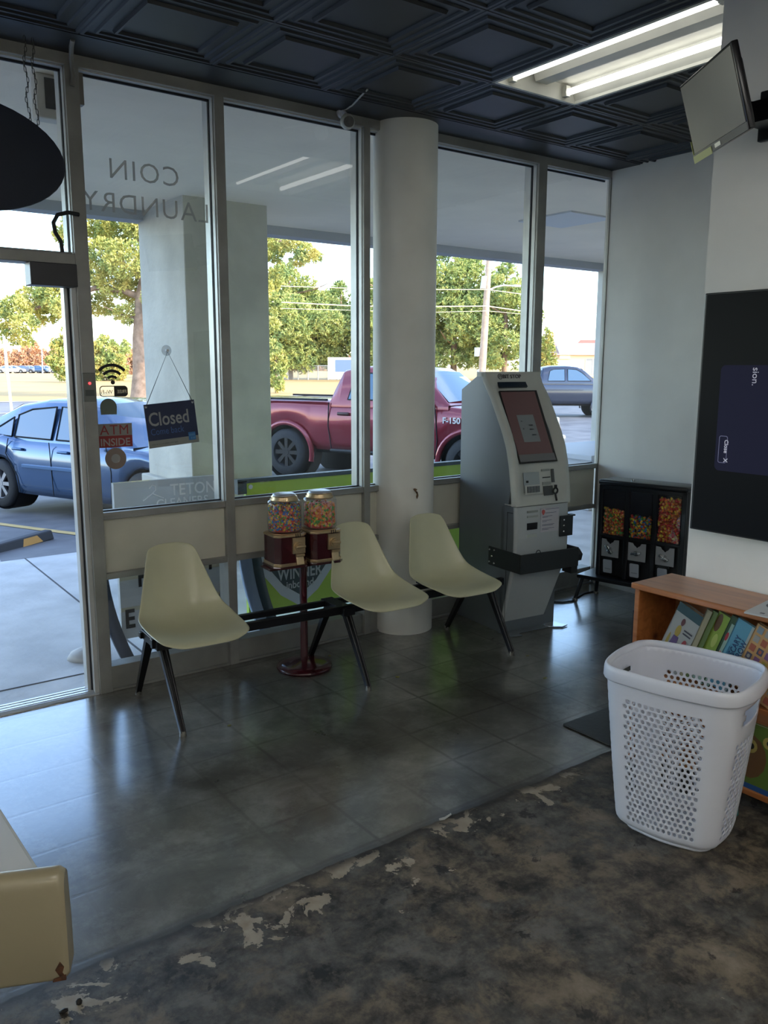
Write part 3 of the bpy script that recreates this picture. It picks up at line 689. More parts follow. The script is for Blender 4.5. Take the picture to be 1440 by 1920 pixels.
for i in range(3):
    x0 = .034+i*.192; x1 = x0+.152
    b = MB(); b.prism(rrect(x1-x0, .315, .012), ((x0+x1)/2, .012, .632), (1, 0, 0), (0, 0, 1), .002); b.build('bin_window', vwin, v_, fix=False)
    mb = MB(); mb.b2((x0+.006, .024, .478), (x1-.006, .0299, levels[i]-.01)); keys = ckeys[i]
    for q in range(330 if i < 2 else 520):
        mb.cur = random.randrange(len(keys)); sz = random.uniform(.0085, .0115)
        ball(mb, (random.uniform(x0+.008, x1-.008), random.uniform(.016, .024), random.uniform(.482, levels[i]+random.uniform(-.01, .006))), sz)
    mb.v = [VWd(*v) for v in mb.v]
    o = mb.build('bin_candy', candy_mats(keys), loc=VWd((x0+x1)/2, .02, .478), fix=False); tag(o, labs[i], 'candy', kind='stuff')
    xc = (x0+x1)/2-.008
    b = MB(); b.prism([(-.062, -.06), (.062, -.06), (.062, .062), (.030, .060), (.022, .045), (.012, .040), (0, .028), (-.012, .040), (-.022, .045), (-.030, .060), (-.062, .062)], (xc, .008, .385), (1, 0, 0), (0, 0, 1), .006); pl = b.build('coin_plate', mech, v_, bevel=.001)
    b = MB(); ang = (-.9, .15, -.5)[i]; q = Euler((0, -ang, 0)).to_matrix(); b.box((xc, -.012, .380), (.070, .026, .018), q, bev=.004); b.cyl((xc, .004, .38), (xc, -.016, .38), .017, n=16); b.box(Vector((xc, -.024, .380))+q @ Vector((.012, 0, 0)), (.028, .012, .024), q, bev=.003); b.build('turn_handle', chrome, pl)
    b = MB(); b.box((xc, .000, .318), (.07, .012, .016)); b.build('chute_hood', vblack, v_)
    tb = MB(); tb.prism(rrect(.064, .094, .008), (xc-.006, -.006, .262), (1, 0, 0), (.0, -.10, .99), .004); tg = tb.build('price_tag', mat('tag_white', (.50, .54, .62), .4), v_)
    tb = MB()
    for qq in range(4): tb.b2((xc-.026, -.0085-.000*qq, .242+qq*.013), (xc+.016, -.0075, .247+qq*.013))
    tb.build('tag_print', mat('tag_ink', (.26, .29, .36), .5), tg)
b = MB(); b.b2((-.10, -.07, .160), (VW+.03, VD+.02, .185)); b.build('stand_shelf', vblack, v_, bevel=.004)
for (x, y, dx, dy) in ((-.07, -.04, -.05, -.06), (VW, -.04, .03, -.06), (-.06, .17, -.03, .03), (VW, .17, .03, .03)):
    b = MB(); b.cyl((x, y, .162), (x+dx*.6, y+dy*.6, .012), .015, .012, 12); lg = b.build('stand_leg', vblack, v_); b = MB(); b.cyl((x+dx*.6, y+dy*.6, .014), (x+dx*.62, y+dy*.62, 0), .016, .02, 12); b.build('foot_glide', mat('worn_steel', (.3, .29, .26), .4, .7), lg)

# ================================================================== LAUNDRY BASKET
BX, BY, BA = 2.440, 1.568, math.atan2(-.968, .25)        # local x = long axis
def basket():
    t = thing('laundry_basket', 'tall white plastic perforated laundry basket standing before the bookshelf', 'laundry basket', (BX, BY, 0), BA)
    H0, H1 = .012, .535; NU, NV = 56, 30
    def outline(v):     # half sizes by height
        a = .166+.052*v**.9; b_ = .134+.045*v**.9
        if v < .06: a -= .022*(1-v/.06)**2; b_ -= .022*(1-v/.06)**2
        return a, b_
    def per(u, v):
        a, b_ = outline(v); r = .055+.022*v
        segs = [(2*(a-r)), PI/2*r, 2*(b_-r), PI/2*r]*2
        # fixed parameter split so columns stay aligned
        split = [.27, .08, .15, .00]; fr = [.262, .095, .148, .0]
        parts = [.250, .085, .080, .085]   # long, corner, short, corner (x2 -> 1.0)
        parts = [.235, .075, .115, .075]*2
        u = u % 1.0; i = 0
        while u >= parts[i]: u -= parts[i]; i = (i+1) % 8
        f = u/parts[i]
        if i == 0: return Vector((-(a-r)+2*(a-r)*f, -b_-.012*math.sin(PI*f), 0))
        if i == 1: c = Vector((a-r, -b_+r, 0)); an = R(-90+90*f)
        if i == 2: return Vector((a+.008*math.sin(PI*f), -(b_-r)+2*(b_-r)*f, 0))
        if i == 3: c = Vector((a-r, b_-r, 0)); an = R(90*f)
        if i == 4: return Vector(((a-r)-2*(a-r)*f, b_+.012*math.sin(PI*f), 0))
        if i == 5: c = Vector((-a+r, b_-r, 0)); an = R(90+90*f)
        if i == 6: return Vector((-a-.008*math.sin(PI*f), (b_-r)-2*(b_-r)*f, 0))
        if i == 7: c = Vector((-a+r, -b_+r, 0)); an = R(180+90*f)
        return c+Vector((math.cos(an), math.sin(an), 0))*r
    def P(u, v):
        p = per(u, v); p.z = H0+(H1-H0)*v; return p
    cache = {}; vs = []
    def vid(u, v):
        kk = (round((u % 1.0)*NU*8) % (NU*8), round(v*NV*8))
        if kk not in cache: cache[kk] = len(vs); vs.append(P(kk[0]/(NU*8), kk[1]/(NV*8)))
        return cache[kk]
    fs = []
    for j in range(NV):
        for i in range(NU):
            off = .5*(j % 2); u0 = (i+off)/NU; u1 = (i+1+off)/NU; um = (u0+u1)/2; v0, v1 = j/NV, (j+1)/NV; vm = (v0+v1)/2
            uu = um % 1.0; face = None
            if .006 < uu < .230 or .506 < uu < .730: face = 'L'
            if .312 < uu < .424 or .812 < uu < .924: face = 'S'
            if face == 'S' and .80 < vm < .915 and (.325 < uu < .41 or .825 < uu < .91): continue                  # hand hole
            hole = (face == 'L' and .08 < vm < .86) or (face == 'S' and .08 < vm < .70)
            ring = [(u0, v0), (um, v0), (u1, v0), (u1, vm), (u1, v1), (um, v1), (u0, v1), (u0, vm)]
            ri = [vid(*q) for q in ring]
            if not hole: fs.append(ri); continue
            inn = []
            for q in range(8):
                an = R(-135+45*q); inn.append(len(vs)); vs.append(P(um+.33/NU*math.cos(an), vm+.42/NV*math.sin(an)))
            for q in range(8): fs.append((ri[q], ri[(q+1) % 8], inn[(q+1) % 8], inn[q]))
    mb = MB(); mb.add(vs, fs, True); mb.build('tub', white_p, t, solid=.0028, off=0)
    # rim: rolled band
    rows = []
    for q in range(96):
        u = q/96; p = per(u, 1.0); d = Vector((p.x, p.y, 0)); pn = (per(u+.003, 1)-per(u-.003, 1)).normalized(); nn = Vector((pn.y, -pn.x, 0))
        ext = 0
        uu = u
        if .300 < uu < .435 or .800 < uu < .935: ext = .007*min(1, min(abs(uu-.300), abs(uu-.435)) / .02 if uu < .5 else min(abs(uu-.800), abs(uu-.935))/.02)
        rr_ = []
        for o_, z in ((.001, .530), (.002, .515), (.009+ext, .512), (.0110+ext, .516), (.010+ext*.8, .543), (.007+ext*.4, .554), (.002, .558), (-.004, .555), (-.004, .538)):
            rr_.append(Vector((p.x, p.y, z))+nn*o_)
        rows.append(rr_)
    mb = MB(); mb.grid(rows, closed_u=True, closed_v=True); mb.build('rim', white_p, t)
    pts = [P(q/64, .0) for q in range(64)]; mb = MB(); mb.prism([(p.x, p.y) for p in pts], (0, 0, .010), (1, 0, 0), (0, 1, 0), .004); mb.build('floor_panel', white_p, t)
    mb = MB(); mb.tube([Vector((p.x*.96, p.y*.96, .008)) for p in pts], .008, 8, closed=True); mb.build('foot_ring', white_p, t)
    mb = MB(); mb.cyl((.186, -.07, .50), (.193, -.07, .50), .010, n=14); 
    return t
bk = basket()
bk.scale = (1.04, 1.04, 1.08)
m_ = MB(); m_.cyl((2.688, 1.497, .0), (2.688, 1.497, .045), .022, .018, 16); m_.cyl((2.688, 1.497, .045), (2.688, 1.497, .055), .012, .010, 12)
c_ = m_.build('bottle_cap', mat('teal_plastic', (.02, .20, .18), .4), loc=(2.688, 1.497, 0)); tag(c_, 'small teal plastic cap on the floor behind the white laundry basket', 'bottle cap')

# ================================================================== BOOKSHELF
def wood_mat():
    m = bpy.data.materials.new('orange_pine'); m.use_nodes = True; n = m.node_tree; N = n.nodes.new; L = n.links.new; b = n.nodes['Principled BSDF']
    tc = N('ShaderNodeTexCoord'); mp = N('ShaderNodeMapping'); mp.inputs['Scale'].default_value = (26, 1.6, 26); L(tc.outputs['Object'], mp.inputs[0])
    z = N('ShaderNodeTexNoise'); z.inputs['Scale'].default_value = 1.3; z.inputs['Detail'].default_value = 5; z.inputs['Distortion'].default_value = .6; L(mp.outputs[0], z.inputs['Vector'])
    r = N('ShaderNodeValToRGB'); r.color_ramp.elements[0].position = .3; r.color_ramp.elements[1].position = .7
    r.color_ramp.elements[0].color = (.30, .095, .025, 1); r.color_ramp.elements[1].color = (.46, .17, .05, 1); L(z.outputs[0], r.inputs[0])
    v = N('ShaderNodeTexVoronoi'); v.inputs['Scale'].default_value = 3.2; mp2 = N('ShaderNodeMapping'); mp2.inputs['Scale'].default_value = (1.6, .8, 1.6); L(tc.outputs['Object'], mp2.inputs[0]); L(mp2.outputs[0], v.inputs['Vector'])
    r2_ = N('ShaderNodeValToRGB'); r2_.color_ramp.elements[0].position = .03; r2_.color_ramp.elements[1].position = .12; L(v.outputs['Distance'], r2_.inputs[0])
    mx_ = N('ShaderNodeMixRGB'); mx_.inputs[1].default_value = (.10, .025, .008, 1); L(r2_.outputs[0], mx_.inputs[0]); L(r.outputs[0], mx_.inputs[2]); L(mx_.outputs[0], b.inputs['Base Color'])
    b.inputs['Roughness'].default_value = .32; b.inputs['Coat Weight'].default_value = .3; return m
pine = wood_mat()
SX0, SX1, SY0, SY1, SZ = 2.735, 2.992, .95, 2.005, .750
s_ = thing('bookshelf', 'low orange pine bookshelf of children\'s books under the wall screen', 'bookshelf', ((SX0+SX1)/2, (SY0+SY1)/2, 0)); sl_ = s_.location.copy()
def SB(name, lo, hi, m=pine, bev=.003):
    q = MB(); q.b2([lo[i]-sl_[i] for i in range(3)], [hi[i]-sl_[i] for i in range(3)]); return q.build(name, m, s_, bevel=bev)
SB('top_board', (SX0-.012, SY0, SZ-.024), (SX1, SY1+.012, SZ), bev=.005)
SB('side_panel', (SX0, SY1-.022, 0), (SX1, SY1, SZ-.024)); SB('side_panel', (SX0, SY0, 0), (SX1, SY0+.022, SZ-.024))
SB('shelf_board', (SX0+.003, SY0+.02, .385), (SX1, SY1-.02, .405)); SB('shelf_board', (SX0+.003, SY0+.02, .065), (SX1, SY1-.02, .087))
SB('back_panel', (SX1-.008, SY0, .05), (SX1-.001, SY1-.001, SZ-.024))
bp = MB(); bp.b2((2.775, 2.022, 0), (3.02, 2.040, .62)); c_ = bp.build('partition_board', black_m, loc=(2.9, 2.03, 0), bevel=.003); tag(c_, 'upright black panel standing beside the left end of the pine bookshelf', 'panel')

def cmat(c): return mat('ink_%02d%02d%02d' % tuple(int(x*99) for x in c), c, .42)
def book(label, y, z0, w_, h2, th, tilt, xf, cov, art=None, pages=True, lean=0.):
    """a book standing with its cover to the room (-x); y = lower left corner; tilt rotates it in the plane of the cover"""
    t = thing('picture_book', label, 'book', (xf, y, z0), 0, 'books on the pine shelf')
    t.rotation_euler = (tilt, -lean, 0)
    # local: +y is to the left in the photo -> covers run toward -y
    b = MB(); b.b2((0, -w_, 0), (.002, 0, h2)); b.b2((th-.002, -w_, 0), (th, 0, h2)); b.b2((0, -.002, 0), (th, .001, h2)); b.build('cover', cov, t)
    b = MB(); b.b2((.002, -w_+.003, .003), (th-.002, -.002, h2-.003)); b.build('pages', mat('page_paper', (.48, .42, .32), .8), t)
    if art:
        groups = {}
        for (c, poly) in art: groups.setdefault(c, []).append(poly)
        for lv, (c, polys) in enumerate(groups.items()):
            b = MB()
            for q, poly in enumerate(polys): b.prism([(p[0]*w_, p[1]*h2) for p in poly], (-.0004-.0003*lv, 0, 0), (0, -1, 0), (0, 0, 1), .0004)
            each(b, 'cover_art', cmat(c), t)
    return t
def sbook(label, yt, w_, th, xf, cov, art=None, deg=20, zt=.708):
    tl = R(deg); z0 = .4055+w_*math.sin(tl); hh = (zt-z0)/math.cos(tl); y0 = yt+(zt-z0)*math.tan(tl)
    return book(label, y0, z0, w_, hh, th, tl, xf, cov, art)
def rc(x0, y0, x1, y1): return [(x0, y0), (x1, y0), (x1, y1), (x0, y1)]
def blob(cx, cy, rx, ry, n=14): return [(cx+rx*math.cos(2*PI*i/n), cy+ry*math.sin(2*PI*i/n)) for i in range(n)]
Z1 = .405
art1 = [((.02, .06, .07), rc(.0, .86, 1, 1)), ((.35, .26, .05), blob(.38, .60, .10, .10)), ((.35, .26, .05), blob(.16, .34, .05, .18)), ((.10, .03, .03), blob(.42, .76, .07, .06)), ((.10, .06, .16), [(.30, .52), (.50, .52), (.62, .05), (.16, .02)]), ((.06, .05, .14), rc(.60, .06, .95, .30)), ((.30, .38, .06), rc(.64, .20, .76, .28)), ((.34, .36, .30), rc(.80, .19, .92, .27)), ((.30, .38, .06), rc(.64, .08, .76, .17)), ((.30, .04, .05), blob(.78, .46, .09, .09)), ((.28, .24, .28), blob(.44, .20, .08, .18)), ((.03, .03, .05), rc(.58, .66, .92, .68)), ((.03, .03, .05), rc(.58, .61, .90, .63))]
art4 = [((.22, .33, .05), rc(0, .42, 1, 1)), ((.10, .05, .02), blob(.25, .86, .22, .13)), ((.34, .46, .40), rc(.0, 0, 1, .30)), ((.30, .30, .52), blob(.45, .34, .14, .09)), ((.38, .45, .12), blob(.5, .62, .18, .10))]
sbook('picture book with purple and yellow figures on a pale cover at the left end', 1.822, .112, .022, 2.775, cmat((.34, .35, .34)), art1, 22)
sbook('thick book showing only its tan page edge beside the pale figure book', 1.716, .022, .05, 2.790, cmat((.20, .11, .05)))
sbook('thin paperback with a blue and cream spine beside the tan page block', 1.700, .022, .012, 2.765, cmat((.30, .27, .17)), [((.05, .16, .30), rc(.1, .1, .9, .45))])
sbook('slim dark green book between the cream spine and the lime cover', 1.679, .022, .012, 2.770, cmat((.10, .15, .04)))
sbook('lime green and pale mint picture book with a small violet flower', 1.658, .056, .014, 2.778, cmat((.30, .40, .22)), art4)
sbook('dark green book with red spots on a mint strip left of the blue cover', 1.603, .032, .016, 2.772, cmat((.03, .07, .03)), [((.30, .42, .34), rc(.35, 0, 1, .9)), ((.40, .04, .05), blob(.45, .72, .18, .06)), ((.45, .20, .22), blob(.5, .45, .2, .07))])
t6 = sbook('light blue picture book titled with a scarecrow', 1.572, .074, .014, 2.760, cmat((.10, .30, .42)), [((.33, .38, .38), rc(.80, 0, 1, 1))])
nv = mat('title_navy', (.02, .05, .14), .5)
text('cover_title', 'THE UNSCARY', .030, (-.002, -.042, .055), (0, 0, 1), (0, 1, 0), nv, t6, th=.0006, bold=.0004, sx=.9)
text('cover_title', 'SCARECROW', .030, (-.002, -.068, .055), (0, 0, 1), (0, 1, 0), nv, t6, th=.0006, bold=.0004, sx=.95)
text('cover_byline', 'picture story', .015, (-.002, -.020, .10), (0, 0, 1), (0, 1, 0), mat('title_blue', (.03, .14, .26), .5), t6, th=.0006)
art7 = []
pal = [(.10, .06, .05), (.30, .30, .28), (.20, .10, .22), (.10, .16, .14), (.35, .10, .06), (.36, .30, .06), (.20, .26, .30), (.08, .08, .12)]
for i in range(5):
    for j in range(7):
        c = pal[(i*3+j*5) % 8]; x = .06+i*.19; y = .04+j*.14
        art7.append((c, rc(x, y, x+.13, y+.10))); 
        if (i+j) % 2: art7.append((pal[(i+j*2+3) % 8], blob(x+.065, y+.05, .035, .03, 8)))
sbook('orange book with a grid of small square pictures at the right edge', 1.496, .165, .018, 2.755, cmat((.50, .30, .13)), art7, 20)
art8 = [((.10, .17, .03), rc(0, .10, 1, 1)), ((.14, .07, .03), blob(.28, .50, .26, .34)), ((.42, .34, .10), blob(.30, .66, .10, .11)), ((.02, .02, .02), blob(.31, .66, .045, .05)), ((.42, .34, .10), blob(.55, .78, .08, .09)), ((.02, .02, .02), blob(.56, .78, .035, .04)), ((.42, .34, .10), blob(.18, .46, .09, .10)), ((.12, .06, .03), blob(.18, .46, .03, .05)), ((.02, .08, .25), rc(0, 0, 1, .08))]
book('green book with a brown big-eyed cartoon animal on the middle shelf', 1.560, .087, .26, .25, .015, 0, 2.750, cmat((.10, .17, .03)), art8)
mg = thing('magazine', 'white picture magazine lying on top of the pine bookshelf', 'magazine', (2.80, 1.50, SZ), R(8))
b = MB(); b.b2((-.105, -.27, 0), (.115, .03, .006)); b.build('pages', mat('magazine_paper', (.50, .52, .53), .4), mg)
b = MB()
for c in ((.0, -.05, .05, .03), (.03, -.10, .05, .035)): b.prism(blob(c[0], c[1], c[2], c[3]), (0, 0, .006), (1, 0, 0), (0, 1, 0), .0004)
each(b, 'cover_art', cmat((.38, .08, .07)), mg)
b = MB(); b.prism(blob(.045, -.02, .04, .03), (0, 0, .0066), (1, 0, 0), (0, 1, 0), .0004); b.b2((-.085, -.03, .006), (-.072, -.015, .0064)); b.b2((-.08, -.07, .006), (-.07, -.05, .0064)); each(b, 'cover_art', cmat((.06, .07, .09)), mg)

# black floor mat
m_ = MB(); m_.prism(rrect(.80, .275, .012), (3.162, 2.237, .001), (1, 0, 0), (0, 1, 0), .008)
c_ = m_.build('floor_mat', mat('black_rubber_mat', (.018, .015, .014), .45, noise=.4, nscale=5, bump=.1), loc=(3.16, 2.24, 0), bevel=.003); tag(c_, 'black rubber mat on the floor behind the white laundry basket', 'floor mat')

# ================================================================== BIG SCREEN ON THE PROJECTING WALL
tv = thing('wall_screen', 'large black portrait display screen mounted on the projecting white wall', 'screen', (2.95, 1.64, 1.42)); 
b = MB(); b.b2((-.012, -.272, -.458), (.012, .272, .458)); b.build('housing', mat('screen_bezel_black', (.010, .011, .014), .3), tv, bevel=.004)
b = MB(); b.b2((.012, -.15, -.25), (.048, .15, .25)); b.build('wall_bracket', black_m, tv)
b = MB(); b.b2((-.0135, -.266, -.452), (-.012, .262, .452)); pn = b.build('display_panel', mat('lcd_black', (.003, .003, .005), .35, spec=.12), tv)
b = MB(); b.prism(rrect(.34, .40, .02), (-.0142, .011, -.012), (0, -1, 0), (0, 0, 1), .0005); b.build('dialog_box', mat('dialog_navy', (.012, .012, .030), .5, emit=.35, spec=.1), pn)
b = MB(); 
o1 = rrect(.036, .104, .008); o2 = rrect(.031, .099, .006)
for i in range(len(o1)):
    j = (i+1) % len(o1); b.add([(-.0152, .150-p[0], -.130+p[1]) for p in (o1[i], o1[j], o2[j], o2[i])], [(0, 1, 2, 3)])
scr_w = mat('screen_text', (.42, .42, .50), .4, emit=.4)
b.build('button_outline', mat('button_line', (.10, .10, .18), .4, emit=.5), pn, fix=False)
text('button_text', 'Close', .022, (-.0155, .144, -.092), (0, 0, -1), (0, -1, 0), scr_w, pn, th=.0004, bold=.0004)
text('button_text', 'X', .022, (-.0155, .143, -.163), (0, 0, -1), (0, -1, 0), scr_w, pn, th=.0004, bold=.0006)
text('dialog_text', 'sion.', .036, (-.0155, .052, .180), (0, 0, -1), (0, -1, 0), scr_w, pn, th=.0004)
m_ = MB(); m_.cyl((2.999, 1.70, 2.25), (2.992, 1.70, 2.25), .006, n=10); c_ = m_.build('wall_screw', black_m, loc=(3, 1.70, 2.25)); tag(c_, 'black screw head in the white wall above the large screen', 'screw')

# ================================================================== SMALL HANGING TELEVISION
tw, th_ = .425, .262
t2 = thing('small_television', 'small flat television on a black arm, tilted down below the ceiling light', 'television', (2.612, 1.722, 2.447)); t2.rotation_euler = (0, 0, 0)
Rm = Matrix.Rotation(-2.188, 3, 'Z') @ Matrix.Rotation(.005, 3, 'Y') @ Matrix.Rotation(.294, 3, 'X'); t2.rotation_euler = Rm.to_euler()
b = MB(); b.box((0, .012, 0), (tw, .022, th_), bev=.005); b.build('housing', mat('tv_black', (.010, .010, .012), .25), t2)
b = MB(); b.box((0, .034, -.01), (tw*.8, .026, th_*.75), bev=.008); b.build('back_cover', mat('tv_black', (.010, .010, .012), .25), t2)
b = MB(); b.b2((-tw/2+.010, -.0012, -th_/2+.026), (tw/2-.010, .001, th_/2-.010)); b.build('display_panel', mat('tv_screen', (.17, .16, .15), .25, spec=.8), t2)
b = MB(); b.b2((-tw/2+.002, -.0022, -th_/2+.001), (tw/2-.002, .001, -th_/2+.024)); lb_ = b.build('lower_bezel', mat('tv_bezel_grey', (.05, .05, .06), .3), t2)
b = MB(); b.b2((-.03, -.004, -th_/2+.005), (.015, -.002, -th_/2+.018)); b.build('maker_plate', chrome, lb_)
b = MB(); b.b2((-tw/2-.002, -.004, -th_/2-.006), (-.06, -.002, -th_/2+.018)); b.build('yellow_sticker', mat('sticker_lime', (.50, .52, .18), .4), lb_)
b = MB(); b.b2((-tw/2-.003, -.002, -th_/2), (-tw/2, .002, -th_/2+.07)); b.build('yellow_sticker', mat('sticker_lime', (.50, .52, .18), .4), lb_)
ma = thing('television_mount', 'black steel arm holding the small television to the white wall', 'bracket', (2.998, 1.72, 2.47))
b = MB(); b.b2((-.022, -.32, -.07), (0, .05, .10)); b.build('wall_plate', black_m, ma, bevel=.004)
b = MB(); b.tube([(-.01, -.02, .03), (-.14, .02, .02), (-.30, .04, .0), (-.345, .015, -.01)], .020, 10); b.b2((-.16, -.18, -.04), (-.02, .02, .03)); b.build('swing_arm', black_m, ma)
m_ = MB(); m_.tube([(2.985, 1.555, ZC), (2.985, 1.56, 2.80), (2.985, 1.565, 2.68), (2.985, 1.58, 2.60)], .006, 7); c_ = m_.build('wall_cable', black_m, loc=(2.985, 1.56, 2.6)); tag(c_, 'black cable running down the white wall above the television arm', 'cable')
m_ = MB(); m_.lathe([(0, 0), (.035, 0), (.035, -.018), (.028, -.034), (0, -.044)], (2.84, 1.905, ZC-.004), 24); c_ = m_.build('smoke_detector', mat('detector_beige', (.30, .28, .25), .5), loc=(2.84, 1.905, ZC)); tag(c_, 'grey dome detector on the ceiling at the edge of the fluorescent light', 'detector')

# ================================================================== SECURITY CAMERA
sc_ = thing('security_camera', 'small white ball security camera on the window header beside the round column', 'security camera', (2.625, 3.93, 2.915))
b = MB(); b.cyl((0, .02, .01), (0, .0, .01), .026, n=20); b.cyl((0, 0, .02), (0, -.03, -.005), .010, n=10); b.build('mount', white_p, sc_)
b = MB(); b.lathe([(0, .04), (.02, .035), (.035, .018), (.040, 0), (.035, -.02), (.02, -.035), (0, -.04)], (0, -.045, -.045), 24); b.build('ball_housing', mat('camera_white', (.55, .55, .50), .35), sc_)
b = MB(); d = Vector((-.35, -.9, -.25)).normalized(); c0 = Vector((0, -.045, -.045)); b.cyl(c0+d*.02, c0+d*.042, .027, n=24); b.cyl(c0+d*.042, c0+d*.046, .012, n=16); b.build('lens', mat('lens_black', (.008, .008, .012), .08), sc_)
b = MB(); b.tube([(-.085, -.35, .024), (-.06, -.25, .018), (-.02, -.12, .014), (.0, -.04, .020), (.0, -.005, .02)], .0045, 7); b.build('cable', mat('camera_white', (.55, .55, .50), .35), sc_)

# ================================================================== HANGING OVAL SIGN
ov = thing('hanging_oval_sign', 'dark navy oval sign seen from behind, hung on chains inside the door transom', 'hanging sign', (.792, 3.80, 2.43), R(8))
navy = mat('sign_back_navy', (.012, .018, .038), .45, noise=.25, nscale=4)
pts = []
for i in range(40):
    a = 2*PI*i/40; cx = abs(math.cos(a))**1.15*(1 if math.cos(a) > 0 else -1); pts.append((.345*cx, .215*math.sin(a)))
b = MB(); b.prism(pts, (0, 0, 0), (1, 0, 0), (0, 0, 1), .022); b.build('sign_face', navy, ov, bevel=.006)
b = MB(); b.b2((-.06, -.024, -.245), (.055, .0, -.19)); b.build('lower_tab', navy, ov, bevel=.006)
b = MB(); b.b2((.00, -.026, -.115), (.062, -.022, -.085)); b.build('rating_label', mat('label_grey', (.22, .25, .26), .6), ov)
for off, zt in ((.205, .59), (.238, .59)):
    b = MB()
    for i in range(18):
        z = .115+i*.0195; c = Vector((off+.006*math.sin(i*.9), -.012, z+.03)); hz = i % 2
        b.tube([c+Vector(((.0045*math.cos(t)) if hz else 0, 0 if hz else .0045*math.cos(t), .012*math.sin(t))) for t in np.linspace(0, 2*PI, 8, endpoint=False)], .0016, 4, closed=True)
    b.build('chain', mat('dull_chain', (.10, .10, .09), .5, .6), ov)

# small things on the storefront frame
m_ = MB(); m_.b2((.985, YW-.045, 1.945), (1.185, YW+.05, 2.043)); c_ = m_.build('door_closer', mat('closer_bronze', (.05, .05, .055), .4, .5), loc=(1.08, YW, 2.0), bevel=.003); tag(c_, 'dark rectangular door closer housing under the door head', 'door closer')
m_ = MB(); m_.tube([(1.215, 3.94, 2.262), (1.165, 3.93, 2.265), (1.12, 3.93, 2.25), (1.10, 3.93, 2.215), (1.105, 3.93, 2.175), (1.13, 3.94, 2.14), (1.135, 3.945, 2.095)], .009, 8); c_ = m_.build('black_cable', mat('black_rubber', (.012, .012, .013), .5), loc=(1.15, 3.94, 2.2)); tag(c_, 'short black looped cable above the door head', 'cable')
m_ = MB(); m_.tube([(1.185, 3.79, 2.935), (1.20, 3.86, 2.93), (1.215, 3.92, 2.905), (1.228, 3.945, 2.84), (1.222, 3.95, 2.80)], .010, 8); c_ = m_.build('grey_cable', mat('grey_cable', (.22, .21, .19), .5), loc=(1.2, 3.9, 2.9)); tag(c_, 'grey cable curling from the ceiling down the mullion beside the oval sign', 'cable')
m_ = MB(); m_.b2((1.256, YW+.01, 2.735), (1.276, YW+.05, 2.868)); c_ = m_.build('sensor_box', mat('grey_cable', (.22, .21, .19), .5), loc=(1.266, YW, 2.8), bevel=.002); tag(c_, 'small grey sensor box at the top left corner of the window', 'sensor')
kp_ = thing('alarm_keypad', 'narrow grey door switch with a red light on the mullion', 'door switch', (1.222, YW, 1.50))
b = MB(); b.b2((-.030, -.010, -.066), (.028, 0, .066)); b.build('housing', mat('switch_grey', (.16, .17, .16), .4, .3), kp_, bevel=.002)
b = MB(); b.cyl((0, -.010, .018), (0, -.014, .018), .006, n=12); b.build('red_light', mat('red_led', (1, .05, .06), .4, emit=2.5), kp_)
b = MB(); b.b2((-.022, -.0115, -.040), (.020, -.010, -.012)); b.build('button', mat('switch_dark', (.06, .075, .07), .4), kp_)

# ================================================================== WINDOW GRAPHICS
GY0 = YW+.0560
def vinyl(name, s, size, x, z, m, label, cat, mirror=False, align='CENTER', bold=0., sx=1.):
    o = text(name, s, size, (x, GY0-.0005 if not mirror else GY0, z), (-1, 0, 0) if mirror else (1, 0, 0), (0, 0, 1), m, None, th=.0006, bold=bold, align=align, sx=sx, loc=(x, GY0, z))
    tag(o, label, cat); return o
etch = glass_mat('etched_vinyl', (.85, .86, .86), haze=.55, hcol=(.62, .62, .60), base=.02, amp=.2)
# the words are reversed from indoors: their text axis runs towards -x
o = text('window_lettering', 'COIN', .128, (1.555, GY0, 2.452), (-1, 0, 0), (0, 0, 1), etch, None, th=.0006, bold=-.0005, spacing=1.12, align='CENTER', loc=(1.555, GY0, 2.45)); tag(o, 'pale reversed lettering COIN high on the window', 'window lettering')
o = text('window_lettering', 'LAUNDRY', .128, (1.568, GY0, 2.300), (-1, 0, 0), (0, 0, 1), etch, None, th=.0006, bold=-.0005, spacing=1.10, align='CENTER', loc=(1.568, GY0, 2.30)); tag(o, 'pale reversed lettering LAUNDRY below COIN on the window', 'window lettering')
def at_glass(px_, py_):
    X = (px_-720); Y = (960-py_); d = r2*X+u2*Y+fw*F_PX; t = (GY0)/d.y; return d.x*t, CAM_H+d.z*t
blk = mat('vinyl_black', (.015, .013, .012), .5)
wf = thing('wifi_sticker', 'black wireless signal symbol with a reversed capsule label on the window', 'window sticker', (1.350, GY0-.001, 1.53))
for q, (r0, r1) in enumerate(((.075, .089), (.048, .061), (.022, .034))):
    b = MB(); n = 14; a0, a1 = R(42), R(138); poly = [(r1*math.cos(a0+(a1-a0)*i/n), r1*math.sin(a0+(a1-a0)*i/n)) for i in range(n+1)]+[(r0*math.cos(a1-(a1-a0)*i/n), r0*math.sin(a1-(a1-a0)*i/n)) for i in range(n+1)]
    b.prism(poly, (.0, 0, -.010), (1, 0, 0), (0, 0, 1), .0005); b.build('signal_arc', blk, wf)
b = MB(); b.prism(disc(.010), (.002, 0, -.010), (1, 0, 0), (0, 0, 1), .0005); b.build('signal_dot', blk, wf)
b = MB(); o1 = rrect(.135, .052, .016); o2 = rrect(.127, .044, .013)
for i in range(len(o1)):
    j = (i+1) % len(o1); b.add([(p[0]+.004, 0, p[1]-.052) for p in (o1[i], o1[j], o2[j], o2[i])], [(0, 1, 2, 3)])
b.prism([(.0, -.024), (.05, -.024), (.066, -.015), (.066, .015), (.05, .024), (.0, .024)], (.006, 0, -.052), (1, 0, 0), (0, 0, 1), .0005)
b.build('capsule_frame', blk, wf, fix=False)
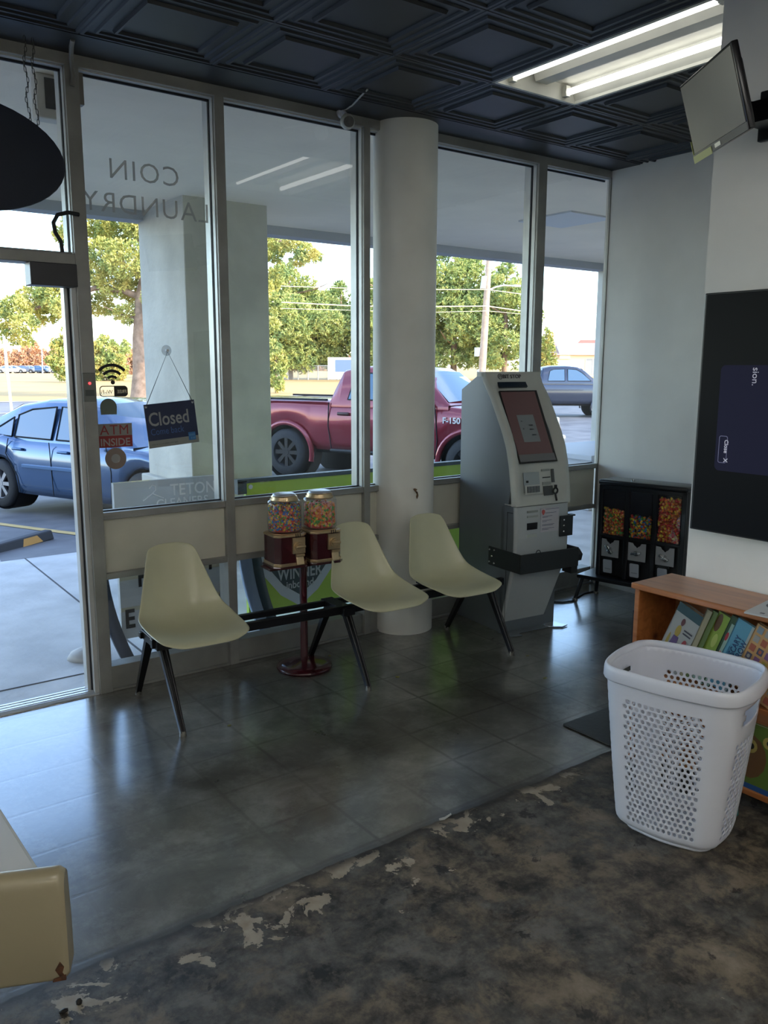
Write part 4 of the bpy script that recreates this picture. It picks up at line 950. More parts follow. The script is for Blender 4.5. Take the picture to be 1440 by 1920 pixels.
text('reversed_text', 'Wi-Fi', .025, (-.001, -.0004, -.063), (-1, 0, 0), (0, 0, 1), blk, wf, th=.0004, align='LEFT')
text('reversed_text', 'FREE', .022, (.066, -.0012, -.061), (-1, 0, 0), (0, 0, 1), mat('vinyl_cream', (.75, .68, .5), .5), wf, th=.0004, align='LEFT', bold=.0005)
at_ = thing('atm_sticker', 'red and grey ATM INSIDE sticker on the window', 'window sticker', (1.352, GY0-.001, 1.268))
b = MB(); b.b2((-.088, -.0005, -.002), (.082, 0, .056)); b.build('upper_field', mat('sticker_grey', (.26, .25, .23), .5), at_)
b = MB(); b.b2((-.088, -.0005, -.058), (.082, 0, -.002)); b.build('lower_field', mat('sticker_red', (.26, .02, .02), .5), at_)
text('sticker_text', 'ATM', .066, (-.004, -.0012, .004), (1, 0, 0), (0, 0, 1), mat('sticker_red', (.26, .02, .02), .5), at_, th=.0006, bold=0., align='CENTER', sx=1.0, spacing=1.10)
text('sticker_text', 'INSIDE', .050, (-.003, -.0012, -.050), (1, 0, 0), (0, 0, 1), mat('sticker_pale', (.33, .31, .29), .5), at_, th=.0006, bold=.0008, align='CENTER', sx=.98)
m_ = MB(); m_.prism([(-.038, -.036)]+[(.040*math.cos(t), .040*math.sin(t)) for t in np.linspace(PI, 0, 14)]+[(.038, -.036)], (1.325, GY0-.001, 1.404), (1, 0, 0), (0, 0, 1), .0006); c_ = m_.build('round_sticker', mat('sticker_olive', (.14, .17, .14), .6), loc=(1.325, GY0, 1.40)); tag(c_, 'plain grey green rounded sticker between the wireless symbol and the ATM sticker', 'window sticker')
rs = thing('round_sticker', 'tan round sticker with a pale ring below the ATM sticker', 'window sticker', (1.347, GY0-.001, 1.155))
b = MB(); b.prism(disc(.052, 32), (0, 0, 0), (1, 0, 0), (0, 0, 1), .0005); b.build('outer_disc', mat('sticker_tan', (.26, .20, .17), .6), rs)
b = MB(); b.prism(disc(.022, 24), (0, -.0008, 0), (1, 0, 0), (0, 0, 1), .0005); b.build('inner_disc', mat('sticker_ring', (.36, .35, .34), .6), rs)
# suction cup, cord and closed sign
sx_, sz_ = at_glass(299, 657)
sg = thing('closed_sign', 'navy Closed Come back sign hanging tilted on a black cord from a suction cup', 'hanging sign', (1.622, GY0-.016, sz_))
b = MB(); b.lathe([(0, .010), (.012, .008), (.022, .0), (.026, -.004)], (0, 0, 0), 28); o = b.build('suction_cup', glass_mat('clear_rubber', (.85, .87, .88), haze=.35, hcol=(.6, .62, .65), base=.08), sg, fix=False); o.rotation_euler = (PI/2, 0, 0)
b = MB(); b.cyl((0, -.012, 0), (0, 0, 0), .007, n=12); b.build('hook', chrome, sg)
th0 = R(4.5)
A = Vector((math.cos(th0), 0, math.sin(th0))); Bv = Vector((-math.sin(th0)-.02, 0, math.cos(th0)))
O_ = Vector((-.004+.013, -.004, -.360))
def SG(x, z): return O_+A*x+Bv*z
b = MB(); b.prism([(-.132, -.072), (.132, -.072), (.132, .108), (-.132, .108)], O_, A, Bv, .003); nvp = b.build('sign_board', mat('sign_navy', (.012, .022, .075), .45), sg)
b = MB(); b.prism([(-.132, -.108), (.132, -.108), (.132, -.072), (-.132, -.072)], O_, A, Bv, .003); b.build('footer_strip', mat('sign_grey', (.26, .27, .25), .5), sg)
text('sign_text', 'Closed', .094, SG(-.119, .000)+Vector((0, -.0032, 0)), A, Bv, mat('sign_silver', (.34, .35, .35), .5), nvp, th=.0006, bold=.0012, sx=.80)
text('sign_text', 'Come back', .046, SG(-.116, -.045)+Vector((0, -.0032, 0)), A, Bv, mat('sign_blue', (.05, .12, .34), .5), nvp, th=.0006, sx=.82)
text('sign_print', 'while we are out please come again', .0095, SG(-.118, -.094)+Vector((0, -.0032, 0)), A, Bv, mat('sign_fine', (.10, .11, .11), .5), nvp, th=.0004)
b = MB(); b.prism([(.078, -.092), (.116, -.092), (.116, -.052), (.078, -.052)], O_+Vector((0, -.004, 0)), A, Bv, .0006); b.build('card_logo', mat('logo_blue', (.03, .16, .42), .5), nvp)
b = MB()
for zz, xs in ((-.066, (.082, .090, .098, .106)), (-.082, (.090, .099, .107))):
    for xx in xs: b.prism([(xx, zz-.005), (xx+.005, zz-.005), (xx+.005, zz+.005), (xx, zz+.005)], O_+Vector((0, -.0050, 0)), A, Bv, .0004)
b.build('card_logo_marks', mat('logo_pale', (.10, .28, .50), .5), nvp)
for xx in (-.122, .122):
    b = MB(); b.prism(disc(.006, 12, xx, .096), O_+Vector((0, -.0035, 0)), A, Bv, .0006); b.build('eyelet', mat('eyelet_white', (.5, .52, .55), .5), sg)
b = MB(); b.tube([SG(-.122, .098)+Vector((0, -.005, 0)), (0, -.010, -.006), SG(.122, .098)+Vector((0, -.005, 0))], .0018, 6); b.build('cord', blk, sg)

# ================================================================== CREAM TABLE IN THE NEAR LEFT CORNER
tb = thing('enamelled_table', 'cream enamelled steel table corner with a rusty chip in the near left', 'table', (.10, 1.35, 0))
enam = mat('cream_enamel', (.30, .26, .17), .30, coat=.4); enam2 = mat('pale_enamel', (.46, .45, .42), .35)
O2 = Vector((.10, 1.35, 0)); 
c0 = Vector((.302, 1.268, 0)); dl = Vector((-.91, .40, 0)).normalized(); 
b = MB(); prof = [(0, .625), (.004, .617), (.05, .617), (.05, .70), (.04, .795), (.030, .806), (.014, .806), (.004, .798), (0, .785)]     # back offset, z
nb = Vector((.40, .91, 0)).normalized(); rows = []
for s in (-.004, .004, .016, .30, .9):
    sh = 1 if s > .01 else .0
    rows.append([c0+dl*s+nb*(bk_+(.004 if s < 0 else 0)) - O2 + Vector((0, 0, zz-(.010 if s < .0 and zz > .75 else 0)+(.008 if s < 0 and zz < .7 else 0))) for bk_, zz in prof])
b.grid(rows, closed_v=True); b.add(rows[0], [tuple(range(len(prof)))]); b.add(rows[-1], [tuple(range(len(prof)))[::-1]])
b.build('front_apron', enam, tb, bevel=.003)
b = MB(); q0 = c0+nb*.035+dl*.028; b.prism([(q0.x, q0.y), (.277, 1.75), (-.6, 2.1), (q0.x+dl.x*.9, q0.y+dl.y*.9)], (-O2.x, -O2.y, .755), (1, 0, 0), (0, 1, 0), .03); b.build('table_top', enam2, tb, bevel=.008)
b = MB(); 
for i in range(9):
    a = i*.7; pass
b.prism([(.0, .0), (.010, .004), (.017, .018), (.009, .032), (.003, .022), (.006, .012)], c0-O2+dl*.000-nb*.0008+Vector((0, 0, .622)), dl, (0, 0, 1), .0006); b.prism([(.001, -.004), (.022, -.005), (.020, .001), (.001, .006)], c0-O2-nb*.001+Vector((0, 0, .624)), dl, (0, 0, 1), .0006)
b.build('rust_chip', mat('rust', (.10, .035, .01), .8, noise=.8, nscale=120), tb)
for (x, y) in ((-.35, .16), (-.45, .6)):
    b = MB(); b.cyl((x, y, 0), (x, y, .76), .02, n=12); b.build('leg', chrome, tb)
# bits of dirt on the floor by the joint
for i, (x, y, r, lab) in enumerate([(.493, 1.965, .010, 'black crumb of dirt on the floor below the cream table corner'), (.452, 1.955, .013, 'dark crumb of dirt left of the rounder black crumb'), ]):
    m_ = MB(); ball(m_, (x, y, r*.5), r, .5); c_ = m_.build('dirt_crumb', blk, loc=(x, y, 0)); tag(c_, lab, 'dirt')
leaf = mat('dry_leaf', (.26, .25, .05), .7, noise=.5, nscale=80)
def fpt(px_, py_):
    X = (px_-720); Y = (960-py_); d = r2*X+u2*Y+fw*F_PX; t = -CAM_H/d.z; return d.x*t, d.y*t
for (a, c, s, lab) in [(430, 1361, .016, 'small yellow leaf on the floor near the left chair leg'), (745, 1270, .017, 'small yellow leaf on the floor left of the front bench leg'), (989, 1230, .014, 'tiny yellow leaf on the floor under the right bench leg'), (1022, 1272, .018, 'yellow leaf on the floor left of the black mat'), (618, 1230, .015, 'tiny yellow leaf behind the maroon pedestal base')]:
    x, y = fpt(a, c); m_ = MB(); n = 9; m_.prism([(s*(.5+.5*random.random())*math.cos(2*PI*i/n), s*.6*(.4+.6*random.random())*math.sin(2*PI*i/n)) for i in range(n)], (x, y, .002), (1, 0, 0), (0, 1, .08), .0012); c_ = m_.build('fallen_leaf', leaf, loc=(x, y, 0)); tag(c_, lab, 'leaf')
x, y = fpt(836, 1535); m_ = MB(); m_.prism([(-.03, 0), (-.012, -.006), (.03, .004), (.034, .012), (.0, .006), (-.024, .010)], (x, y, .002), (1, 0, 0), (0, 1, .1), .002); c_ = m_.build('paper_scrap', mat('paper_white', (.5, .5, .47), .7), loc=(x, y, 0)); tag(c_, 'small white paper scrap lying on the floor joint', 'paper scrap')
# ================================================================== OUTDOORS
GYY = [3.9, 7.38, 7.40, 10, 13.5, 20, 40, 53, 150, 400]; GZZ = [-.025, -.025, -.15, -.28, -.45, -.36, -.45, -.40, 0, .3]
def zg(y): return float(np.interp(y, GYY, GZZ))
def gpt(px_, py_):
    X = (px_-720); Y = (960-py_); d = r2*X+u2*Y+fw*F_PX; lo, hi = 7.5, 2000
    for i in range(50):
        m = (lo+hi)/2
        if CAM_H+m/d.y*d.z > zg(m): lo = m
        else: hi = m
    return d.x*m/d.y, m, zg(m)
def dpt(px_, py_, depth):
    d = r2*(px_-720)+u2*(960-py_)+fw*F_PX; return Vector((0, 0, CAM_H))+d*(depth/F_PX)
walk_m = mat('sidewalk_concrete', (.66, .66, .67), .55, noise=.25, nscale=3, bump=.25, bscale=30)
m_ = MB(); m_.b2((-16, 4.0, -.5), (16, 7.40, -.025)); struct('ground_walkway', m_, walk_m, 'pale concrete walkway under the canopy', bevel=.015)
m_ = MB()
m_.b2((-16, 4.36, -.0255), (16, 4.37, -.0225)); m_.prism([(1.60, 4.37), (1.612, 4.37), (1.667, 7.40), (1.655, 7.40)], (0, 0, -.0255), (1, 0, 0), (0, 1, 0), .003)
struct('trim_20', m_, mat('joint_dark', (.08, .08, .09), .8), 'saw cut joints in the walkway')
asph = mat('asphalt', (.16, .16, .17), .7, col2=(.08, .08, .09), nscale=1.5, bump=.2, bscale=90, detail=8)
def strip(name, ys, m, x0=-90, x1=420, dz=0, label=''):
    b = MB(); b.grid([[(x0, y, zg(y)+dz), (x1, y, zg(y)+dz)] for y in ys], smooth=False); return struct(name, b, m, label, fix=False)
strip('ground_parking_lot', [7.39, 7.405, 10, 13.5, 20, 34, 38], asph, label='dark asphalt parking lot')
strip('ground_road', [38, 40, 50], mat('road_grey', (.22, .21, .22), .8, noise=.2, nscale=.4), label='grey road beyond the parking lot')
strip('ground_field', [50, 53, 100, 150, 250, 400, 900], mat('dry_grass', (.62, .39, .14), .9, col2=(.48, .31, .12), nscale=.12, detail=8), x0=-250, x1=900, label='sunlit dry grass field')
for (y0, y1, n_) in ((38.2, 38.5, 21), (49.3, 49.9, 22)):
    strip('trim_%d' % n_, [y0, y1], mat('kerb_pale', (.6, .58, .52), .8), dz=.02, label='pale kerb line of the road')
yl = mat('yellow_paint', (.62, .43, .16), .7, noise=.2, nscale=6)
b = MB(); ln_ = [(2.98, 8.05), (2.74, 9.0), (2.42, 10.05), (2.14, 11.0), (1.55, 13.0)]
b.grid([[(x-.06, y, zg(y)+.006), (x+.06, y, zg(y)+.006)] for x, y in ln_], smooth=False); struct('trim_23', b, yl, 'yellow parking stall line', fix=False)
# parking stop
p0, p1 = Vector((2.32, 9.19, 0)), Vector((.75, 8.02, 0)); d_ = (p1-p0).normalized()
ps = thing('parking_stop', 'black rubber parking stop with an orange reflective patch on the asphalt', 'parking stop', (p0.x, p0.y, zg(9.1)), math.atan2(d_.y, d_.x))
b = MB(); b.prism([(-.075, 0), (-.045, .10), (.045, .10), (.075, 0)], (0, 0, 0), (0, 1, 0), (0, 0, 1), 1.75); b.build('rubber_block', mat('stop_rubber', (.035, .037, .045), .7), ps, bevel=.015)
b = MB()
for x in (.18, 1.2): b.prism([(x, .012), (x+.30, .012), (x+.26, .088), (x+.06, .088)], (0, .0765, 0), (1, 0, 0), (0, -.29, .957), .002)
each(b, 'reflective_patch', mat('patch_orange', (.62, .30, .05), .5), ps)
ws_ = thing('sign_stand', 'small white weighted sign foot at the edge of the walkway', 'sign stand', (1.48, 7.62, zg(7.6)))
b = MB(); b.lathe([(0, .10), (.03, .10), (.05, .05), (.16, .03), (.17, 0), (0, 0)], (0, 0, 0), 24); b.build('foot', mat('weathered_white', (.5, .5, .5), .7), ws_); b = MB(); b.cyl((0, 0, .09), (-.16, .05, .5), .02, n=10); b.build('post', mat('weathered_white', (.5, .5, .5), .7), ws_)

# canopy, pillars, building mass
struct('ceiling_canopy', MB().b2((-16, 4.02, 2.95), (16, 7.66, 3.2)), soffit_m, 'plastered canopy soffit')
struct('trim_24', MB().b2((-16, 7.48, 2.865), (16, 7.68, 3.6)), mat('beam_paint', (.42, .43, .46), .8), 'canopy edge beam')
bm_ = MB(); bm_.b2((-16, -8, 3.12), (13.2, 7.66, 5.5)); bm_.prism([(XR+.004, YW+.002), (XR+.010, YW+.03), (XR+.25, 4.2), (13.2, 4.2), (13.2, YW+.002)], (0, 0, 0), (1, 0, 0), (0, 1, 0), 3.0); bm_.b2((-16, 3.9, 0), (-4.1, 4.05, 3.0)); struct('wall_building', bm_, mat('stucco', (.5, .47, .42), .9), 'building walls and unseen upper block sized to shade the parking lot')  # unseen upper block is added above the canopy to shade the lot
for i, (x0, x1) in enumerate(((2.87, 3.64), (9.20, 10.0), (-4.5, -3.7))):
    struct('trim_%d' % (30+i), MB().b2((x0, 6.62, -.02), (x1, 7.62, 2.96)), conc, 'square concrete canopy pillar', bevel=.01)
struct('trim_33', MB().b2((2.80, 6.50, -.02), (3.72, 7.64, .60)), conc, 'concrete plinth of the near pillar', bevel=.01)
struct('trim_34', MB().b2((7.45, 6.15, -.02), (10.1, 7.3, .60)).b2((7.38, 6.08, .56), (10.15, 7.35, .62)), mat('pale_plinth', (.5, .52, .56), .6), 'pale plinth of the far pillar', bevel=.01)
struct('trim_35', MB().b2((5.86, 5.18, 2.935), (6.45, 5.82, 2.952)), mat('lamp_panel', (.62, .63, .66), .6), 'pale square panel in the canopy soffit')
gl_ = thing('soffit_vent', 'small boxed vent on the canopy soffit behind the oval sign', 'vent', (1.245, 4.33, 2.95))
b = MB(); b.b2((-.075, 0, -.20), (.075, .09, 0)); b.build('frame', mat('vent_cream', (.6, .56, .5), .6), gl_, bevel=.012); b = MB(); b.b2((-.035, -.006, -.155), (.06, .004, -.02)); b.build('dark_louvre', mat('vent_dark', (.07, .065, .06), .7), gl_)

# ---- signs standing just outside the glass
grn = mat('banner_lime', (.46, .66, .08), .5); dgr = mat('banner_green', (.12, .32, .08), .5); slv = mat('banner_silver', (.62, .66, .70), .4); dk = mat('banner_slate', (.05, .075, .085), .45)
gs = thing('winner_sign', 'lime green winner sign with a silver shield standing outside behind the gumball machine', 'sign', (3.10, 4.52, -.025))
b = MB(); b.b2((-.80, 0, .10), (1.08, .03, .945)); bd_ = b.build('panel', grn, gs)
b = MB(); b.b2((-.80, -.003, .35), (-.60, 0, .80)); b.b2((.15, -.003, .35), (.30, 0, .80)); each(b, 'dark_green_block', dgr, bd_)
b = MB(); b.b2((-.86, -.012, .925), (1.10, .04, .95)); b.b2((-.86, -.012, .86), (-.80, .04, .94)); b.build('top_rail', dk, gs)
b = MB(); b.prism(disc(.014, 14), (-.77, -.004, .90), (1, 0, 0), (0, 0, 1), .002); b.build('grommet', slv, gs)
def shield(sc, cx, zt): return [(cx-.30*sc, zt), (cx+.30*sc, zt), (cx+.285*sc, zt-.25*sc), (cx+.22*sc, zt-.40*sc), (cx+.12*sc, zt-.52*sc), (cx, zt-.60*sc), (cx-.12*sc, zt-.52*sc), (cx-.22*sc, zt-.40*sc), (cx-.285*sc, zt-.25*sc)]
scx = -.435
b = MB(); b.prism(shield(1.16, scx, .79), (0, -.004, 0), (1, 0, 0), (0, 0, 1), -.002); b.build('shield_rim', slv, bd_)
b = MB(); b.prism(shield(1.00, scx, .77), (0, -.0065, 0), (1, 0, 0), (0, 0, 1), -.002); b.build('shield_face', dk, bd_)
wt = mat('banner_white', (.55, .57, .58), .5)
text('banner_text', 'WINNER', .115, (scx, -.010, .285), (1, 0, 0), (0, 0, 1), wt, bd_, th=.001, bold=.002, align='CENTER', sx=.72)
text('banner_text', 'inbound', .070, (scx, -.010, .222), (1, 0, 0), (0, 0, 1), wt, bd_, th=.001, bold=.001, align='CENTER', sx=.9)
text('banner_text', '"T', .14, (-.13, -.004, .20), (1, 0, 0), (0, 0, 1), blk, bd_, th=.001, bold=.001)
def curved_leg(mb, x, y, s=1):
    rows = []
    for i in range(9):
        t = i/8; z = .62*(1-t); xo = x+.13*t**2*s; rows.append([(xo-.035, y-.02, z), (xo+.035, y-.02, z), (xo+.035, y+.02, z), (xo-.035, y+.02, z)])
    mb.grid(rows, closed_v=True)
for dx in (.0, .085):
    b = MB(); curved_leg(b, -.85+dx, -.05+.04*(dx > 0)); b.build('leg', dk if dx else mat('leg_blue', (.20, .26, .36), .5), gs)
lb = thing('letter_board_sign', 'white changeable letter board sign with frosted header standing outside the left window', 'sign', (1.78, 4.50, -.025))
b = MB(); b.b2((-.285, 0, .10), (.34, .03, .72)); fb = b.build('letter_panel', mat('board_white', (.52, .54, .56), .5), lb)
b = MB()
for z in (.26, .44, .60): b.b2((-.285, -.004, z), (.34, 0, z+.022))
each(b, 'letter_track', mat('track_cream', (.50, .47, .36), .5), fb)
for s, x, z in (('E', -.268, .165), ('F', -.185, .395), ('P', .245, .435), ('R', .0, .30), ('S', .12, .15)):
    text('board_letter', s, .15, (x, -.006, z), (1, 0, 0), (0, 0, 1), blk, fb, th=.001, bold=.004, sx=.8)
b = MB(); curved_leg(b, -.40, -.02); b.build('leg', mat('leg_slate', (.05, .06, .09), .5), lb)
b = MB(); curved_leg(b, .39, -.02, -1); b.build('leg', mat('leg_slate', (.05, .06, .09), .5), lb)
b = MB(); b.b2((-.29, 0, .72), (.36, .035, .990)); hd_ = b.build('header_board', glass_mat('header_acrylic', (.75, .78, .82), haze=.78, hcol=(.72, .76, .80), base=.06), lb, fix=False)
hw = mat('header_white', (.95, .97, 1.0), .5)
text('header_text', 'TETON', .095, (.03, -.003, .895), (1, 0, 0), (0, 0, 1), hw, hd_, th=.001, bold=.001, sx=.9)
text('header_text', 'CLEANERS', .075, (-.055, -.003, .828), (1, 0, 0), (0, 0, 1), hw, hd_, th=.001, bold=.0008, sx=.9)
b = MB(); b.tube([(-.09, -.004, .945), (-.075, -.004, .965), (-.055, -.004, .958), (-.055, -.004, .935), (-.075, -.004, .915), (-.13, -.004, .88)], .004, 5); b.tube([(-.075, -.004, .915), (-.01, -.004, .885)], .004, 5); b.build('hanger_emblem', hw, hd_)
ft = MB(); ft.lathe([(0, .05), (.04, .05), (.09, .03), (.11, 0), (0, 0)], (1.33, 4.62, -.025), 20); c_ = ft.build('sign_weight', mat('weathered_white', (.5, .5, .5), .7), loc=(1.33, 4.62, -.025)); tag(c_, 'small grey white weight on the walkway beside the door jamb', 'weight')

# ---- vehicles
car_glass = mat('car_glass', (.10, .16, .22), .04, spec=1.0, metal=.35)
tyre_m = mat('tyre_rubber', (.022, .022, .024), .75, bump=.3, bscale=40); dark_m = mat('under_black', (.008, .008, .010), .8); rim_m = mat('alloy', (.38, .38, .40), .3, .8)
def vehicle(name, label, cat, loc, yaw, spec, paint, group=None, detail=True):
    t = thing(name, label, cat, loc, yaw, group); S = spec; W = S['w']; xr, xf = S['x']; wb = S['wb']; ra = S['arch']; wr = S['wr']; cz = wr
    xs = sorted(set(list(np.linspace(xr, xf, 40))+[a+ra*math.cos(th) for a in (0, wb) for th in np.linspace(0, PI, 13)]+[xr+.06, xf-.06]))
    def top(x): return float(np.interp(x, *zip(*S['top'])))
    def hw(x): return W*float(np.interp(x, *zip(*S['plan'])))
    def bot(x):
        for a in (0, wb):
            if abs(x-a) < ra: return cz+math.sqrt(ra*ra-(x-a)**2)*S.get('archh', 1)
        return float(np.interp(x, *zip(*S['sill'])))
    rows = []
    for x in xs:
        zt = top(x); zb = min(bot(x), zt-.04); hwx = hw(x); r_ = []
        lv = [(0, .955), (.18, .975), (.40, 1.0), (.66, 1.0), (.86, .975), (.97, .935), (1.0, .90)]
        side = [(hwx*k2, zb+(zt-zb)*f) for f, k2 in lv]
        ring = [(x, -y, z) for y, z in side]+[(x, -hwx*.5, zt+.03*S.get('crown', 1)), (x, 0, zt+.04*S.get('crown', 1)), (x, hwx*.5, zt+.03*S.get('crown', 1))]+[(x, y, z) for y, z in side[::-1]]+[(x, hwx*.8, zb+.03), (x, -hwx*.8, zb+.03)]
        rows.append(ring)
    b = MB(); b.grid(rows, closed_v=True); b.add(rows[0], [tuple(range(len(rows[0])))]); b.add(rows[-1], [tuple(range(len(rows[-1])))[::-1]])
    body = b.build('body', paint, t)
    # cabin
    cab = S['cab']; wl, wt_ = S['cabw']; rows = []
    def ct(x): return float(np.interp(x, *zip(*cab)))
    cx0, cx1 = cab[0][0], cab[-1][0]
    for x in sorted(set(list(np.linspace(cx0, cx1, 22))+[c[0] for c in cab])):
        zt = ct(x); z0 = S['belt']-.06; f = max(.0, (zt-S['belt'])/(max(c[1] for c in cab)-S['belt']))
        a = W*wl; tp = W*(wl+(wt_-wl)*f); rows.append([(x, -a, z0), (x, -a, S['belt']), (x, -tp, zt-.05*f), (x, -tp*.9, zt), (x, 0, zt+.03*f), (x, tp*.9, zt), (x, tp, zt-.05*f), (x, a, S['belt']), (x, a, z0)])
    b = MB(); b.grid(rows); b.build('cabin_roof', paint, t)
    zmax = max(c[1] for c in cab)
    def side_pt(x, z, s=-1, off=.012):
        f = (z-S['belt'])/(zmax-S['belt']); return (x, s*(W*(wl+(wt_-wl)*f)+off), z)
    for poly in S['win']:
        for s in (-1, 1):
            b = MB(); n = len(poly); c = (sum(p[0] for p in poly)/n, sum(p[1] for p in poly)/n)
            b.add([side_pt(p[0], p[1], s) for p in poly], [tuple(range(n))]); b.build('side_window', car_glass, t, fix=False)
            if detail and s == -1:
                b = MB(); b.tube([side_pt(p[0], p[1], s, .014) for p in poly], .012, 5, closed=True); b.build('window_trim', dark_m, t)
    for (xa, za, xb, zb2, wa, wb2) in S['shields']:
        b = MB(); rows = []
        for i in range(5):
            f = i/4; x = xa+(xb-xa)*f; z = za+(zb2-za)*f; ww = W*(wa+(wb2-wa)*f); sg2 = 1 if xb < xa else -1
            rows.append([(x+.02*sg2, -ww, z+.012), (x+.05*sg2, 0, z+.035), (x+.02*sg2, ww, z+.012)])
        b.grid(rows); b.build('windscreen', car_glass, t, fix=False)
    for a in (0, wb):
        for s in (-1, 1):
            yo = s*(W-.01+S.get('wo', 0)); yi = s*(W-S['ww'])
            ym, hwid = (yo+yi)/2, abs(yo-yi)/2
            b = MB(); prof = [(wr*.62, -hwid), (wr*.9, -hwid), (wr, -hwid*.7), (wr, hwid*.7), (wr*.9, hwid), (wr*.62, hwid)]
            b.lathe(prof, (0, 0, 0), 40); ty = b.build('tyre', tyre_m, t); ty.rotation_euler = (PI/2, 0, 0); ty.location = (a, ym, cz)
            b = MB(); b.lathe([(wr*.64, -s*hwid*.9), (wr*.60, -s*hwid*.9), (wr*.58, -s*hwid*.3), (0, -s*hwid*.3)], (0, 0, 0), 32)
            b.build('rim', dark_m if S.get('darkrim') else mat('rim_dark_grey', (.10, .10, .11), .4, .6), ty)  # rim dish is a darker grey than the spokes
            b = MB(); ns = S.get('spokes', 7)
            for sgn in (-s,):
                b.cyl((0, 0, sgn*hwid*.35), (0, 0, sgn*hwid*.85), wr*.13, n=14)
                for q in range(ns):
                    an = 2*PI*q/ns; dv = Vector((math.cos(an), math.sin(an), 0)); sv2 = Vector((-dv.y, dv.x, 0)); z1 = sgn*hwid*.82
                    p_ = [dv*wr*.10+sv2*wr*.07, dv*wr*.59+sv2*wr*.085, dv*wr*.59-sv2*wr*.085, dv*wr*.10-sv2*wr*.07]
                    b.add([Vector((v.x, v.y, z1)) for v in p_]+[Vector((v.x, v.y, z1-sgn*.03)) for v in p_], [(0, 1, 2, 3), (0, 1, 5, 4), (1, 2, 6, 5), (2, 3, 7, 6), (3, 0, 4, 7)])
            b.build('wheel_spokes', S.get('rimm', rim_m), ty)
            b = MB(); b.lathe([(ra*.99, -.16), (ra*.99, .16), (0, .16)] if s > 0 else [(0, -.16), (ra*.99, -.16), (ra*.99, .16)], (0, 0, 0), 32)
            o = b.build('wheel_well', dark_m, t, fix=False); o.rotation_euler = (PI/2, 0, 0); o.location = (a, s*(W-.22), cz)
            if detail and S.get('flare'):
                b = MB(); b.tube([(a+(ra+.03)*math.cos(th), s*(hw(a)*.985+.015), cz+(ra+.03)*math.sin(th)*S.get('archh', 1)) for th in np.linspace(-.25, PI+.25, 22)], S['flare'], 7); b.build('arch_flare', paint, t)
    b = MB(); b.b2((xr+.15, -W*.8, S['under']), (xf-.2, W*.8, S['under']+.15)); b.build('underbody', dark_m, t)
    return t
blue = mat('car_blue', (.050, .105, .215), .20, .45, coat=.8)
sedan = dict(w=.90, x=(-1.05, 3.50), wb=2.72, arch=.365, wr=.325, ww=.22, under=.2,
    top=[(-1.05, .86), (-.95, 1.0), (-.45, 1.03), (0, 1.0), (.6, .94), (2.2, .93), (2.7, .90), (3.2, .80), (3.4, .70), (3.50, .55)],
    plan=[(-1.05, .80), (-.85, .93), (-.3, .99), (.6, 1.0), (2.4, 1.0), (3.0, .96), (3.3, .85), (3.50, .62)],
    sill=[(-1.05, .40), (-.7, .28), (.5, .22), (2.3, .22), (3.3, .24), (3.50, .30)],
    belt=.92, cab=[(-.62, .98), (-.30, 1.16), (.22, 1.38), (.75, 1.455), (1.35, 1.46), (1.75, 1.38), (2.15, 1.18), (2.55, .93)], cabw=(.93, .70),
    win=[[(-.28, .98), (.0, 1.11), (.22, 1.22), (.26, .97)], [(.32, .97), (.30, 1.25), (.55, 1.33), (1.02, 1.37), (1.06, .96)], [(1.16, .96), (1.12, 1.375), (1.40, 1.36), (1.72, 1.25), (2.12, .985), (2.12, .955)]],
    shields=[(2.42, .95, 1.72, 1.40, .80, .62), (-.55, 1.02, .15, 1.37, .78, .60)])
car = vehicle('sedan_car', 'blue four-door sedan parked outside facing the walkway', 'car', (2.452+.90*.922, 12.096+.90*.387, -.304), -1.174, sedan, blue)
pt = MB()
for x0, x1, z in ((.55, 1.95, .60), (-.55, -.40, .60)): pt.b2((x0, -.93, z-.02), (x1, -.893, z+.025))
each(pt, 'side_moulding', mat('car_blue_trim', (.06, .13, .26), .3, .4), car, bevel=.006)
for x in (.36, 1.26):
    b = MB(); b.b2((x, -.925, .80), (x+.20, -.885, .835), bev=.012); b.build('door_handle', mat('car_blue_trim', (.10, .20, .38), .3, .4), car)
b = MB()
for pl_ in ([(1.10, .93), (1.13, .25)], [(2.15, .93), (2.22, .62), (2.20, .25)], [(.28, .95), (.20, .75), (.42, .45), (.45, .25)]):
    b.tube([(x, -.903, z) for x, z in pl_], .006, 4)
each(b, 'door_seam', dark_m, car)
b = MB(); b.box((2.02, -.99, .99), (.14, .20, .13), bev=.04); b.build('door_mirror', blue, car)
red = mat('truck_red', (.26, .022, .035), .22, .35, coat=.8)
